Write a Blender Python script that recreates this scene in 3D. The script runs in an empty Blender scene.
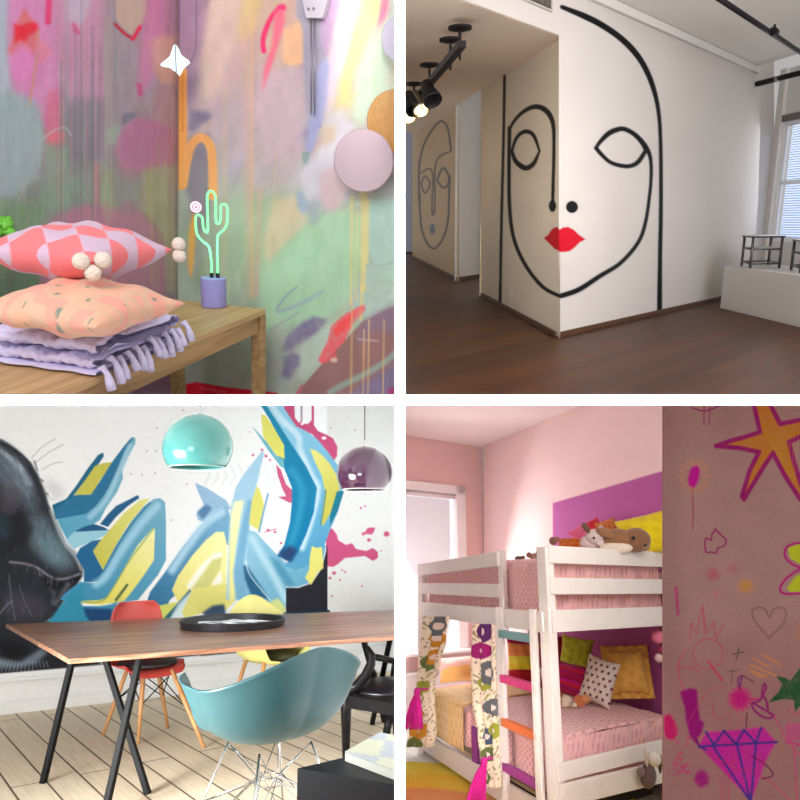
import bpy, bmesh, math, random
import numpy as np
from mathutils import Vector, Matrix
random.seed(7); np.random.seed(7)
SC = bpy.context.scene
COL = SC.collection
F = 700.0
CAM = Vector((0, 0, 4.0))
V = Vector

# ------------------------------------------------------------------ camera and colour management
cd = bpy.data.cameras.new('camera'); cam = bpy.data.objects.new('camera', cd); COL.objects.link(cam)
cam.location = CAM; cam.rotation_euler = (math.pi/2, 0, 0)
cd.sensor_width = 36; cd.lens = 36*F/800.0; cd.clip_start = 0.05; cd.clip_end = 100
SC.camera = cam
SC.view_settings.view_transform = 'Standard'; SC.view_settings.look = 'None'
SC.view_settings.exposure = 0; SC.view_settings.gamma = 1

# ------------------------------------------------------------------ rooms: an upright local frame for each
class Room:
    """A room of the house, with its own floor level; H is the eye height above its floor."""
    def __init__(s, hx, hy, vx, H):
        wx, wy = hx-400, hy-400
        vy = -(F*F + wx*vx)/wy
        d = V((vx, F, -vy)).normalized()
        s.up = -d if vy > 0 else d
        ey = V((0, 1, 0)) - s.up.y*s.up; ey.normalize()
        ex = ey.cross(s.up); ex.normalize()
        s.R = Matrix((ex, ey, s.up)).transposed()
        s.H = H
        s.M = Matrix.Translation(CAM - s.up*H) @ s.R.to_4x4()
        s.Ri = s.R.inverted(); s.o = V((0, 0, H))
    def ray(s, px, py):
        return s.Ri @ V(((px-400)/F, 1, (400-py)/F))
    def pix(s, px, py, z=0.0):
        d = s.ray(px, py); t = (z-s.H)/d.z
        return s.o + d*t
    def on(s, px, py, plane):
        p, n = plane
        d = s.ray(px, py); t = (p-s.o).dot(n)/d.dot(n)
        return s.o + d*t
    def dep(s, px, py, depth):
        return s.o + s.ray(px, py)*depth
    def proj(s, p):
        q = s.R @ (V(p)-s.o)
        return 400+F*q.x/q.y, 400-F*q.z/q.y, q.y
    def depth(s, p):
        return (s.R @ (V(p)-s.o)).y
    def zat(s, p, py):
        """height at which the upright over (x, y) is seen at image row py"""
        a, b = -3.0, 8.0
        for _ in range(60):
            m = (a+b)/2
            if s.proj((p[0], p[1], m))[1] > py: a = m
            else: b = m
        return (a+b)/2
    def cast(s, px, py, base, dirs):
        """point seen at px,py on the upright plane through base along dirs"""
        n = V((dirs[1], -dirs[0], 0)).normalized()
        return s.on(px, py, (V(base), n))

def plane3(a, b, c):
    n = (b-a).cross(c-a).normalized(); return (a, n)

def lin(c):
    out = []
    for v in c[:3]:
        v = v/255.0
        out.append(v/12.92 if v <= 0.04045 else ((v+0.055)/1.055)**2.4)
    return tuple(out)

# ------------------------------------------------------------------ materials
MATS = {}
def new_mat(name):
    m = bpy.data.materials.new(name); m.use_nodes = True
    return m, m.node_tree, m.node_tree.nodes['Principled BSDF']
def mat(name, col, rough=0.6, metal=0.0, noise=0.0, nscale=20, bump=0.0, bscale=60, col2=None, stretch=None,
        coat=0.0, sheen=0.0, trans=0.0, emit=0.0, ecol=None, spec=None, alpha=1.0):
    if name in MATS: return MATS[name]
    m, nt, b = new_mat(name); N = nt.nodes; L = nt.links
    c = lin(col)
    b.inputs['Base Color'].default_value = (*c, 1); b.inputs['Roughness'].default_value = rough
    b.inputs['Metallic'].default_value = metal
    if coat: b.inputs['Coat Weight'].default_value = coat; b.inputs['Coat Roughness'].default_value = 0.08
    if sheen: b.inputs['Sheen Weight'].default_value = sheen
    if trans: b.inputs['Transmission Weight'].default_value = trans
    if name in ('black_steel', 'ebony', 'black_side_table', 'black_iron'): spec = .15
    if spec is not None: b.inputs['Specular IOR Level'].default_value = spec
    if emit:
        b.inputs['Emission Color'].default_value = (*lin(ecol or col), 1); b.inputs['Emission Strength'].default_value = emit
    tc = N.new('ShaderNodeTexCoord'); mp = N.new('ShaderNodeMapping'); L.new(tc.outputs['Object'], mp.inputs[0])
    if stretch: mp.inputs['Scale'].default_value = stretch
    if noise or col2:
        n = N.new('ShaderNodeTexNoise'); n.inputs['Scale'].default_value = nscale; n.inputs['Detail'].default_value = 6
        L.new(mp.outputs[0], n.inputs['Vector'])
        mx = N.new('ShaderNodeMix'); mx.data_type = 'RGBA'
        c2 = lin(col2) if col2 else tuple(max(0, v*(1-noise)) for v in c)
        mx.inputs['A'].default_value = (*c, 1); mx.inputs['B'].default_value = (*c2, 1)
        rp = N.new('ShaderNodeMapRange'); rp.inputs['From Min'].default_value = 0.35; rp.inputs['From Max'].default_value = 0.65
        L.new(n.outputs['Fac'], rp.inputs['Value']); L.new(rp.outputs[0], mx.inputs['Factor'])
        L.new(mx.outputs['Result'], b.inputs['Base Color'])
    if bump:
        n2 = N.new('ShaderNodeTexNoise'); n2.inputs['Scale'].default_value = bscale; n2.inputs['Detail'].default_value = 3
        L.new(mp.outputs[0], n2.inputs['Vector'])
        bp = N.new('ShaderNodeBump'); bp.inputs['Strength'].default_value = bump; bp.inputs['Distance'].default_value = 0.01
        L.new(n2.outputs['Fac'], bp.inputs['Height']); L.new(bp.outputs[0], b.inputs['Normal'])
    MATS[name] = m; return m

def attr_mat(name, rough=0.7, bump=0.0, bscale=80, sheen=0.0):
    """painted or printed colour stored on the mesh"""
    if name in MATS: return MATS[name]
    m, nt, b = new_mat(name); N = nt.nodes; L = nt.links
    a = N.new('ShaderNodeAttribute'); a.attribute_name = 'Col'
    L.new(a.outputs['Color'], b.inputs['Base Color']); b.inputs['Roughness'].default_value = rough
    b.inputs['Specular IOR Level'].default_value = 0.15
    if sheen: b.inputs['Sheen Weight'].default_value = sheen
    if bump:
        tc = N.new('ShaderNodeTexCoord')
        n2 = N.new('ShaderNodeTexNoise'); n2.inputs['Scale'].default_value = bscale
        L.new(tc.outputs['Object'], n2.inputs['Vector'])
        bp = N.new('ShaderNodeBump'); bp.inputs['Strength'].default_value = bump; bp.inputs['Distance'].default_value = 0.01
        L.new(n2.outputs['Fac'], bp.inputs['Height']); L.new(bp.outputs[0], b.inputs['Normal'])
    MATS[name] = m; return m

def plank_mat(name, c1, c2, gap, width, length, ang, rough=0.5, grain=0.5, coat=0.0, gapw=0.012, rvar=0.0):
    """floor boards running along the local direction ang (radians from local x)"""
    m, nt, b = new_mat(name); N = nt.nodes; L = nt.links
    tc = N.new('ShaderNodeTexCoord'); mp = N.new('ShaderNodeMapping'); mp.inputs['Rotation'].default_value = (0, 0, -ang)
    L.new(tc.outputs['Object'], mp.inputs[0])
    br = N.new('ShaderNodeTexBrick'); br.inputs['Scale'].default_value = 1.0
    br.inputs['Brick Width'].default_value = length; br.inputs['Row Height'].default_value = width
    br.inputs['Mortar Size'].default_value = gapw; br.inputs['Mortar Smooth'].default_value = 0.2
    br.inputs['Color1'].default_value = (0.05, 0.05, 0.05, 1); br.inputs['Color2'].default_value = (0.95, 0.95, 0.95, 1)
    br.inputs['Mortar'].default_value = (0.5, 0.5, 0.5, 1); br.offset = 0.37
    L.new(mp.outputs[0], br.inputs['Vector'])
    m2 = N.new('ShaderNodeMapping'); m2.inputs['Scale'].default_value = (1.2, 22, 1); L.new(mp.outputs[0], m2.inputs[0])
    n = N.new('ShaderNodeTexNoise'); n.inputs['Scale'].default_value = 2.5; n.inputs['Detail'].default_value = 8; n.inputs['Distortion'].default_value = 0.6
    L.new(m2.outputs[0], n.inputs['Vector'])
    mixf = N.new('ShaderNodeMix'); mixf.inputs['Factor'].default_value = grain
    L.new(br.outputs['Color'], mixf.inputs['A']); L.new(n.outputs['Fac'], mixf.inputs['B'])
    mx = N.new('ShaderNodeMix'); mx.data_type = 'RGBA'
    mx.inputs['A'].default_value = (*lin(c1), 1); mx.inputs['B'].default_value = (*lin(c2), 1)
    rp = N.new('ShaderNodeMapRange'); rp.inputs['From Min'].default_value = 0.25; rp.inputs['From Max'].default_value = 0.75
    L.new(mixf.outputs[0], rp.inputs['Value']); L.new(rp.outputs[0], mx.inputs['Factor'])
    mg = N.new('ShaderNodeMix'); mg.data_type = 'RGBA'; mg.inputs['B'].default_value = (*lin(gap), 1)
    L.new(mx.outputs['Result'], mg.inputs['A']); L.new(br.outputs['Fac'], mg.inputs['Factor'])
    L.new(mg.outputs['Result'], b.inputs['Base Color'])
    b.inputs['Roughness'].default_value = rough
    if rvar:
        rr = N.new('ShaderNodeMapRange'); rr.inputs['To Min'].default_value = rough-rvar; rr.inputs['To Max'].default_value = rough+rvar
        L.new(n.outputs['Fac'], rr.inputs['Value']); L.new(rr.outputs[0], b.inputs['Roughness'])
    if coat: b.inputs['Coat Weight'].default_value = coat; b.inputs['Coat Roughness'].default_value = 0.25
    bp = N.new('ShaderNodeBump'); bp.inputs['Strength'].default_value = 0.25; bp.inputs['Distance'].default_value = 0.004; bp.invert = True
    L.new(br.outputs['Fac'], bp.inputs['Height']); L.new(bp.outputs[0], b.inputs['Normal'])
    return m

def wood_mat(name, c1, c2, axis_scale=(2, 30, 30), rough=0.45, dist=1.0, sc=1.5, ang=0.0, c3=None):
    if name in MATS: return MATS[name]
    m, nt, b = new_mat(name); N = nt.nodes; L = nt.links
    tc = N.new('ShaderNodeTexCoord'); m0 = N.new('ShaderNodeMapping'); m0.inputs['Rotation'].default_value = (0, 0, -ang)
    mp = N.new('ShaderNodeMapping'); mp.inputs['Scale'].default_value = axis_scale
    L.new(tc.outputs['Object'], m0.inputs[0]); L.new(m0.outputs[0], mp.inputs[0])
    n = N.new('ShaderNodeTexNoise'); n.inputs['Scale'].default_value = sc; n.inputs['Detail'].default_value = 7; n.inputs['Distortion'].default_value = dist
    L.new(mp.outputs[0], n.inputs['Vector'])
    cr = N.new('ShaderNodeValToRGB'); cr.color_ramp.elements[0].position = 0.32; cr.color_ramp.elements[1].position = 0.68
    cr.color_ramp.elements[0].color = (*lin(c1), 1); cr.color_ramp.elements[1].color = (*lin(c2), 1)
    if c3:
        e = cr.color_ramp.elements.new(0.5); e.color = (*lin(c3), 1)
    L.new(n.outputs['Fac'], cr.inputs[0]); L.new(cr.outputs[0], b.inputs['Base Color'])
    b.inputs['Roughness'].default_value = rough
    MATS[name] = m; return m

# ------------------------------------------------------------------ mesh building
LOC = {}
ROOMOF = {}
def rot_to(d):
    return V((0, 0, 1)).rotation_difference(V(d).normalized()).to_matrix()

class MB:
    def __init__(s):
        s.v = []; s.f = []; s.mi = []; s.c = []
        s.cur = 0; s.col = (1, 1, 1)
    def add(s, vs, fs, cols=None):
        o = len(s.v); s.v += [V(p) for p in vs]
        s.f += [tuple(o+i for i in f) for f in fs]; s.mi += [s.cur]*len(fs)
        s.c += cols if cols is not None else [s.col]*len(vs)
        return s
    def box(s, c, size, R=None, taper=1.0):
        hx, hy, hz = size[0]/2, size[1]/2, size[2]/2
        vs = []
        for dz in (-1, 1):
            k = taper if dz < 0 else 1.0
            for dx, dy in ((-1, -1), (1, -1), (1, 1), (-1, 1)):
                p = V((dx*hx*k, dy*hy*k, dz*hz))
                vs.append(V(c) + (R @ p if R else p))
        s.add(vs, [(3, 2, 1, 0), (4, 5, 6, 7), (0, 1, 5, 4), (1, 2, 6, 5), (2, 3, 7, 6), (3, 0, 4, 7)]); return s
    def beam(s, p, q, w, h, up=(0, 0, 1)):
        """rectangular bar from p to q; w across, h along up"""
        p = V(p); q = V(q); d = (q-p).normalized(); side = d.cross(V(up)).normalized(); u = side.cross(d).normalized()
        vs = []
        for e in (p, q):
            for a, b in ((-1, -1), (1, -1), (1, 1), (-1, 1)):
                vs.append(e + side*(a*w/2) + u*(b*h/2))
        s.add(vs, [(0, 1, 2, 3), (7, 6, 5, 4), (0, 4, 5, 1), (1, 5, 6, 2), (2, 6, 7, 3), (3, 7, 4, 0)]); return s
    def tube(s, pts, r, seg=10, closed=False, cap=True):
        pts = [V(p) for p in pts]; n = len(pts); rs = r if isinstance(r, (list, tuple)) else [r]*n
        vs = []; prev = None
        for i, p in enumerate(pts):
            a = pts[(i-1) % n] if (closed or i > 0) else p
            b = pts[(i+1) % n] if (closed or i < n-1) else p
            t = (b-a)
            if t.length < 1e-9: t = V((0, 0, 1))
            t.normalize()
            if prev is None:
                prev = t.orthogonal().normalized()
            nrm = prev - t*prev.dot(t)
            if nrm.length < 1e-6: nrm = t.orthogonal()
            nrm.normalize(); prev = nrm; bn = t.cross(nrm)
            for k in range(seg):
                a2 = 2*math.pi*k/seg
                vs.append(p + (nrm*math.cos(a2) + bn*math.sin(a2))*rs[i])
        fs = []
        m = n if closed else n-1
        for i in range(m):
            j = (i+1) % n
            for k in range(seg):
                k2 = (k+1) % seg
                fs.append((i*seg+k, i*seg+k2, j*seg+k2, j*seg+k))
        if cap and not closed:
            fs.append(tuple(range(seg-1, -1, -1))); fs.append(tuple((n-1)*seg+k for k in range(seg)))
        s.add(vs, fs); return s
    def lathe(s, prof, c=(0, 0, 0), seg=32, axis=None, cap=True, sx=1.0, sy=1.0):
        R = rot_to(axis) if axis is not None else None
        vs = []
        for r, z in prof:
            for k in range(seg):
                a = 2*math.pi*k/seg; p = V((r*math.cos(a)*sx, r*math.sin(a)*sy, z))
                vs.append(V(c) + (R @ p if R else p))
        fs = []
        for i in range(len(prof)-1):
            for k in range(seg):
                k2 = (k+1) % seg
                fs.append((i*seg+k, i*seg+k2, (i+1)*seg+k2, (i+1)*seg+k))
        if cap:
            if prof[0][0] > 1e-5: fs.append(tuple(range(seg-1, -1, -1)))
            if prof[-1][0] > 1e-5: fs.append(tuple((len(prof)-1)*seg+k for k in range(seg)))
        s.add(vs, fs); return s
    def ball(s, c, r, seg=16, rings=10, scale=(1, 1, 1), R=None, jit=0.0):
        vs = []; fs = []
        for i in range(rings+1):
            th = math.pi*i/rings
            for k in range(seg):
                a = 2*math.pi*k/seg
                j = 1+random.uniform(-jit, jit)
                p = V((math.sin(th)*math.cos(a)*scale[0], math.sin(th)*math.sin(a)*scale[1], math.cos(th)*scale[2]))*r*j
                vs.append(V(c) + (R @ p if R else p))
        for i in range(rings):
            for k in range(seg):
                k2 = (k+1) % seg
                fs.append((i*seg+k, (i+1)*seg+k, (i+1)*seg+k2, i*seg+k2))
        s.add(vs, fs); return s
    def grid(s, fn, nu, nv, closed_u=False, colfn=None, thick=None):
        vs = []; cols = []
        for j in range(nv):
            for i in range(nu):
                u = i/(nu if closed_u else nu-1); w = j/(nv-1)
                vs.append(V(fn(u, w)))
                cols.append(colfn(u, w) if colfn else s.col)
        fs = []
        for j in range(nv-1):
            for i in range(nu if closed_u else nu-1):
                i2 = (i+1) % nu
                fs.append((j*nu+i, j*nu+i2, (j+1)*nu+i2, (j+1)*nu+i))
        s.add(vs, fs, cols); return s
    def poly(s, pts, thick, n):
        """flat outline given its own thickness along n"""
        pts = [V(p) for p in pts]; n = V(n).normalized(); k = len(pts)
        s.add(pts + [p+n*thick for p in pts],
              [tuple(range(k-1, -1, -1)), tuple(range(k, 2*k))] + [(i, (i+1) % k, k+(i+1) % k, k+i) for i in range(k)]); return s
    def build(s, name, mats, parent=None, room=None, local=False, smooth=False, bevel=0.0, bseg=2, origin=None,
              label=None, cat=None, group=None, kind=None, solid=0.0, subd=0, weld=False, fixn=True, rotz=0.0):
        me = bpy.data.meshes.new(name)
        if parent is not None:
            org = V((0, 0, 0)) if local else LOC[parent.name]
        elif local:
            org = V((0, 0, 0))
        elif origin is not None: org = V(origin)
        else:
            mn = V([min(p[i] for p in s.v) for i in range(3)]); mxx = V([max(p[i] for p in s.v) for i in range(3)])
            org = V(((mn.x+mxx.x)/2, (mn.y+mxx.y)/2, mn.z))
        me.from_pydata([p-org for p in s.v], [], s.f)
        if not isinstance(mats, (list, tuple)): mats = [mats]
        for m in mats: me.materials.append(m)
        me.polygons.foreach_set('material_index', s.mi)
        if any(c != (1, 1, 1) for c in s.c):
            at = me.color_attributes.new('Col', 'FLOAT_COLOR', 'POINT')
            at.data.foreach_set('color', [x for c in s.c for x in (*c[:3], 1.0)])
        bm = bmesh.new(); bm.from_mesh(me)
        if weld: bmesh.ops.remove_doubles(bm, verts=bm.verts, dist=1e-5)
        if fixn: bmesh.ops.recalc_face_normals(bm, faces=bm.faces)
        if bevel: bmesh.ops.bevel(bm, geom=[e for e in bm.edges if len(e.link_faces) == 2 and e.calc_face_angle(0) > 0.5],
                                  offset=bevel, segments=bseg, profile=0.5, affect='EDGES', clamp_overlap=True)
        bm.to_mesh(me); bm.free()
        if smooth: me.polygons.foreach_set('use_smooth', [True]*len(me.polygons))
        me.update()
        o = bpy.data.objects.new(name, me); COL.objects.link(o)
        if solid:
            md = o.modifiers.new('solid', 'SOLIDIFY'); md.thickness = solid; md.offset = 0
        if subd:
            md = o.modifiers.new('sub', 'SUBSURF'); md.levels = subd; md.render_levels = subd
        if parent is not None:
            o.parent = parent; LOC[o.name] = V((0, 0, 0)) if local else org
            ROOMOF[o.name] = ROOMOF.get(parent.name)
        else:
            LOC[o.name] = org
            if room is not None:
                o.matrix_world = room.M @ Matrix.Translation(org) @ Matrix.Rotation(rotz, 4, 'Z')
                ROOMOF[o.name] = room
            else: o.location = org
        tag(o, label, cat, group, kind)
        return o

def tag(o, label=None, cat=None, group=None, kind=None):
    if label: o['label'] = label
    if cat: o['category'] = cat
    if group: o['group'] = group
    if kind: o['kind'] = kind
    return o

def thing(room, name, label, cat, loc, rotz=0.0, group=None, R=None):
    o = bpy.data.objects.new(name, None); COL.objects.link(o); o.empty_display_size = 0.05
    X = room.M @ Matrix.Translation(V(loc)) @ Matrix.Rotation(rotz, 4, 'Z')
    if R is not None: X = X @ R.to_4x4()
    o.matrix_world = X; LOC[o.name] = V(loc); ROOMOF[o.name] = room
    tag(o, label, cat, group); return o

def copy_thing(root, room, loc, rotz, label, group=None):
    def cp(o, par):
        c = o.copy(); COL.objects.link(c)
        if par: c.parent = par; c.matrix_parent_inverse = o.matrix_parent_inverse.copy()
        ROOMOF[c.name] = room; LOC[c.name] = V((0, 0, 0))
        for ch in [k for k in bpy.data.objects if k.parent == o]: cp(ch, c)
        return c
    r = cp(root, None)
    r.matrix_world = room.M @ Matrix.Translation(V(loc)) @ Matrix.Rotation(rotz, 4, 'Z')
    r['label'] = label; LOC[r.name] = V(loc)
    if group: r['group'] = group
    return r

def cr(pts, n=8, closed=False):
    """Catmull-Rom through the points"""
    P = [np.array(p, float) for p in pts]; out = []
    m = len(P)
    for i in range(m if closed else m-1):
        g = (lambda k: P[k % m]) if closed else (lambda k: P[min(max(k, 0), m-1)])
        p0, p1, p2, p3 = g(i-1), g(i), g(i+1), g(i+2)
        for k in range(n):
            t = k/n
            out.append(0.5*((2*p1)+(-p0+p2)*t+(2*p0-5*p1+4*p2-p3)*t*t+(-p0+3*p1-3*p2+p3)*t**3))
    if not closed: out.append(P[-1])
    return [tuple(o) for o in out]

# ------------------------------------------------------------------ wall painting
def fnoise(h, w, sy, sx, seed):
    """smooth value noise in -1..1"""
    r = np.random.RandomState(seed)
    gh, gw = int(h/sy)+3, int(w/sx)+3
    g = r.uniform(-1, 1, (gh, gw))
    y = np.arange(h)/sy; x = np.arange(w)/sx
    y0 = y.astype(int); x0 = x.astype(int); fy = y-y0; fx = x-x0
    fy = fy*fy*(3-2*fy); fx = fx*fx*(3-2*fx)
    fy = fy[:, None]; fx = fx[None, :]
    a = g[np.ix_(y0, x0)]; b = g[np.ix_(y0, x0+1)]; c = g[np.ix_(y0+1, x0)]; d = g[np.ix_(y0+1, x0+1)]
    return (a*(1-fx)+b*fx)*(1-fy)+(c*(1-fx)+d*fx)*fy

def blur2(m, r):
    if r < 0.9: return m
    k = max(1, int(round(r)))
    for _ in range(2):
        for ax in (0, 1):
            p = np.pad(m, [(k, k) if a == ax else (0, 0) for a in (0, 1)], mode='edge')
            cs = np.cumsum(p, axis=ax)
            cs = np.concatenate([np.zeros_like(np.take(cs, [0], ax)), cs], axis=ax)
            n = m.shape[ax]
            m = (np.take(cs, range(2*k+1, 2*k+1+n), ax) - np.take(cs, range(0, n), ax))/(2*k+1)
    return m

class Paint:
    """Paint on a wall: colours on a fine lattice; x0..x1, y0..y1 is the lattice of image pixel coordinates"""
    def __init__(s, x0, y0, x1, y1, step, base):
        s.x0, s.y0, s.st = x0, y0, step
        s.w = int(round((x1-x0)/step))+1; s.h = int(round((y1-y0)/step))+1
        s.a = np.zeros((s.h, s.w, 3)); s.a[:] = base
        s.X = x0+np.arange(s.w)*step; s.Y = y0+np.arange(s.h)*step
    def _win(s, xs, ys, m):
        i0 = max(0, int((min(xs)-m-s.x0)/s.st)); i1 = min(s.w, int((max(xs)+m-s.x0)/s.st)+2)
        j0 = max(0, int((min(ys)-m-s.y0)/s.st)); j1 = min(s.h, int((max(ys)+m-s.y0)/s.st)+2)
        return i0, i1, j0, j1
    def _mix(s, win, mask, col, tex):
        i0, i1, j0, j1 = win
        if tex:
            n = fnoise(j1-j0, i1-i0, 3, 3, 5)*0.5+fnoise(j1-j0, i1-i0, 9, 9, 6)*0.5
            mask = mask*np.clip(1-tex*0.5+tex*n, 0, 1)
        c = np.array(col, float)
        s.a[j0:j1, i0:i1] = s.a[j0:j1, i0:i1]*(1-mask[..., None]) + c*mask[..., None]
    def poly(s, pts, col, alpha=1.0, soft=0.6, smooth=False, tex=0.0, col2=None, gdir=None):
        if smooth: pts = cr(pts, 5, True)
        xs = [p[0] for p in pts]; ys = [p[1] for p in pts]
        i0, i1, j0, j1 = win = s._win(xs, ys, soft*2+2)
        if i1 <= i0 or j1 <= j0: return
        m = np.zeros((j1-j0, i1-i0))
        SS = 3
        for a in range(SS):
            for b in range(SS):
                X = (s.X[i0:i1]+((a+0.5)/SS-0.5)*s.st)[None, :]; Y = (s.Y[j0:j1]+((b+0.5)/SS-0.5)*s.st)[:, None]
                ins = np.zeros(m.shape, bool); n = len(pts)
                for k in range(n):
                    x1, y1 = pts[k][:2]; x2, y2 = pts[(k+1) % n][:2]
                    if y1 == y2: continue
                    c = ((y1 > Y) != (y2 > Y)) & (X < (x2-x1)*(Y-y1)/(y2-y1)+x1)
                    ins ^= c
                m += ins
        m /= SS*SS
        m = blur2(m, soft/s.st)*alpha
        if col2 is not None:
            (gx0, gy0), (gx1, gy1) = gdir
            L2 = (gx1-gx0)**2+(gy1-gy0)**2
            t = ((s.X[i0:i1][None, :]-gx0)*(gx1-gx0)+(s.Y[j0:j1][:, None]-gy0)*(gy1-gy0))/L2
            t = np.clip(t, 0, 1)[..., None]
            c = np.array(col, float)*(1-t)+np.array(col2, float)*t
            if tex:
                n = fnoise(j1-j0, i1-i0, 4, 4, 5); m = m*np.clip(1-tex*0.5+tex*n, 0, 1)
            s.a[j0:j1, i0:i1] = s.a[j0:j1, i0:i1]*(1-m[..., None]) + c*m[..., None]
        else: s._mix(win, m, col, tex)
    def stroke(s, pts, w, col, alpha=1.0, soft=0.7, smooth=True, tex=0.0):
        ws = None
        if smooth and len(pts) > 2: pts = cr(pts, 6)
        if len(pts[0]) == 3: ws = [p[2] for p in pts]
        wm = max(ws) if ws else w
        xs = [p[0] for p in pts]; ys = [p[1] for p in pts]
        i0, i1, j0, j1 = win = s._win(xs, ys, wm+soft*2+2)
        if i1 <= i0 or j1 <= j0: return
        X = s.X[i0:i1][None, :]; Y = s.Y[j0:j1][:, None]
        D = np.full((j1-j0, i1-i0), 1e9)
        for k in range(len(pts)-1):
            x1, y1 = pts[k][:2]; x2, y2 = pts[k+1][:2]
            L2 = (x2-x1)**2+(y2-y1)**2+1e-9
            t = np.clip(((X-x1)*(x2-x1)+(Y-y1)*(y2-y1))/L2, 0, 1)
            hw = (ws[k]*(1-t)+ws[k+1]*t)/2 if ws else w/2
            D = np.minimum(D, np.hypot(X-x1-t*(x2-x1), Y-y1-t*(y2-y1))-hw)
        m = np.clip(0.5-D/(2*soft), 0, 1)*alpha
        s._mix(win, m, col, tex)
    def dot(s, x, y, rx, ry, col, alpha=1.0, soft=0.7, tex=0.0):
        s.poly([(x+rx*math.cos(a*math.pi/10), y+ry*math.sin(a*math.pi/10)) for a in range(20)], col, alpha, soft, tex=tex)
    def dabs(s, n, box, length, width, angs, jit, alpha, seed, soft=1.5):
        r = random.Random(seed)
        for _ in range(n):
            x = r.uniform(box[0], box[2]); y = r.uniform(box[1], box[3])
            i = int((x-s.x0)/s.st); j = int((y-s.y0)/s.st)
            if not (0 <= i < s.w and 0 <= j < s.h): continue
            c = s.a[j, i]+np.array([r.gauss(0, jit) for _ in range(3)])+r.gauss(0, jit)
            a = math.radians(r.uniform(*angs)); l = length*r.uniform(.5, 1.3)
            s.stroke([(x-math.cos(a)*l/2, y-math.sin(a)*l/2), (x+math.cos(a)*l/2, y+math.sin(a)*l/2)],
                     width*r.uniform(.4, 1.2), c, alpha*r.uniform(.5, 1), soft, False, tex=0.6)
    def noise(s, amp, sy, sx, seed, tint=(1, 1, 1)):
        s.a += (fnoise(s.h, s.w, sy, sx, seed)*amp)[..., None]*np.array(tint)

def painted_wall(name, room, plane, P, material, gain=1.0, rows=None, thick=0.06, kind='structure', keep=None):
    """the wall slab whose face carries the paint"""
    h, w = P.h, P.w
    X, Y = np.meshgrid(P.X, P.Y)
    dx = (X-400)/F; dz = (400-Y)/F  # lattice pixels cast from the camera onto the wall plane
    Ri = np.array(room.Ri); d = np.stack([dx, np.ones_like(dx), dz], -1) @ Ri.T
    p, n = plane; o = np.array(room.o); n = np.array(n); p = np.array(p)
    t = ((p-o) @ n)/(d @ n)
    W = o + d*t[..., None]
    verts = W.reshape(-1, 3)
    a = np.clip(P.a, 0, 255)/255.0
    a = np.where(a <= 0.04045, a/12.92, ((a+0.055)/1.055)**2.4)*gain
    cols = np.concatenate([np.clip(a, 0, 0.95), np.ones((h, w, 1))], -1).reshape(-1, 4)
    idx = np.arange(h*w).reshape(h, w)
    q = np.stack([idx[:-1, :-1], idx[:-1, 1:], idx[1:, 1:], idx[1:, :-1]], -1)
    if keep is not None:      # opening (doorway, soffit) left out of the wall
        cx = (X[:-1, :-1]+X[1:, 1:])/2; cy = (Y[:-1, :-1]+Y[1:, 1:])/2
        q = q[keep(cx, cy)]
    q = q.reshape(-1, 4)
    nn = np.array(n); cen = verts.mean(0)
    if nn @ (cen-o) < 0: nn = -nn
    if keep is None:
        c4 = [idx[0, 0], idx[0, -1], idx[-1, -1], idx[-1, 0]]
        bv = [verts[i]+nn*thick for i in c4]; b = len(verts)
        verts = np.concatenate([verts, bv]); cols = np.concatenate([cols, cols[c4]])
        extra = [(b, b+3, b+2, b+1)] + [(c4[i], b+i, b+(i+1) % 4, c4[(i+1) % 4]) for i in range(4)]
    else: extra = []
    me = bpy.data.meshes.new(name)
    faces = np.concatenate([q, np.array(extra).reshape(-1, 4)]) if extra else q
    nf = len(faces)
    me.vertices.add(len(verts)); me.vertices.foreach_set('co', verts.astype(np.float32).ravel())
    me.loops.add(nf*4); me.loops.foreach_set('vertex_index', faces.astype(np.int32).ravel())
    me.polygons.add(nf); me.polygons.foreach_set('loop_start', np.arange(0, nf*4, 4, dtype=np.int32))
    me.update(calc_edges=True); me.validate()
    at = me.color_attributes.new('Col', 'FLOAT_COLOR', 'POINT'); at.data.foreach_set('color', cols.astype(np.float32).ravel())
    me.materials.append(material)
    ob = bpy.data.objects.new(name, me); COL.objects.link(ob); ob.matrix_world = room.M.copy()
    ROOMOF[ob.name] = None
    if kind: ob['kind'] = kind
    return ob

def quad_wall(name, room, pts, material, thick=0.06, kind='structure', away=None):
    pts = [V(p) for p in pts]; n = (pts[1]-pts[0]).cross(pts[2]-pts[0]).normalized()
    c = sum(pts, V((0, 0, 0)))/len(pts)
    ref = room.o if away is None else V(away)
    if n.dot(c-ref) < 0: n = -n
    return MB().poly(pts, thick, n).build(name, material, room=room, kind=kind, origin=(0, 0, 0))

def area(room, name, loc, target, sx, sy, power, color=(1, 1, 1), spread=None):
    l = bpy.data.lights.new(name, 'AREA'); l.shape = 'RECTANGLE'; l.size = sx; l.size_y = sy; l.energy = power; l.color = color
    if spread is not None: l.spread = spread
    o = bpy.data.objects.new(name, l); COL.objects.link(o)
    p = room.M @ V(loc) if room else V(loc); t = room.M @ V(target) if room else V(target)
    o.location = p; o.rotation_euler = (t-p).to_track_quat('-Z', 'Y').to_euler()
    return o
def point(room, name, loc, power, color=(1, 1, 1), r=0.03):
    l = bpy.data.lights.new(name, 'POINT'); l.energy = power; l.color = color; l.shadow_soft_size = r
    o = bpy.data.objects.new(name, l); COL.objects.link(o); o.location = room.M @ V(loc); return o

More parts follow.
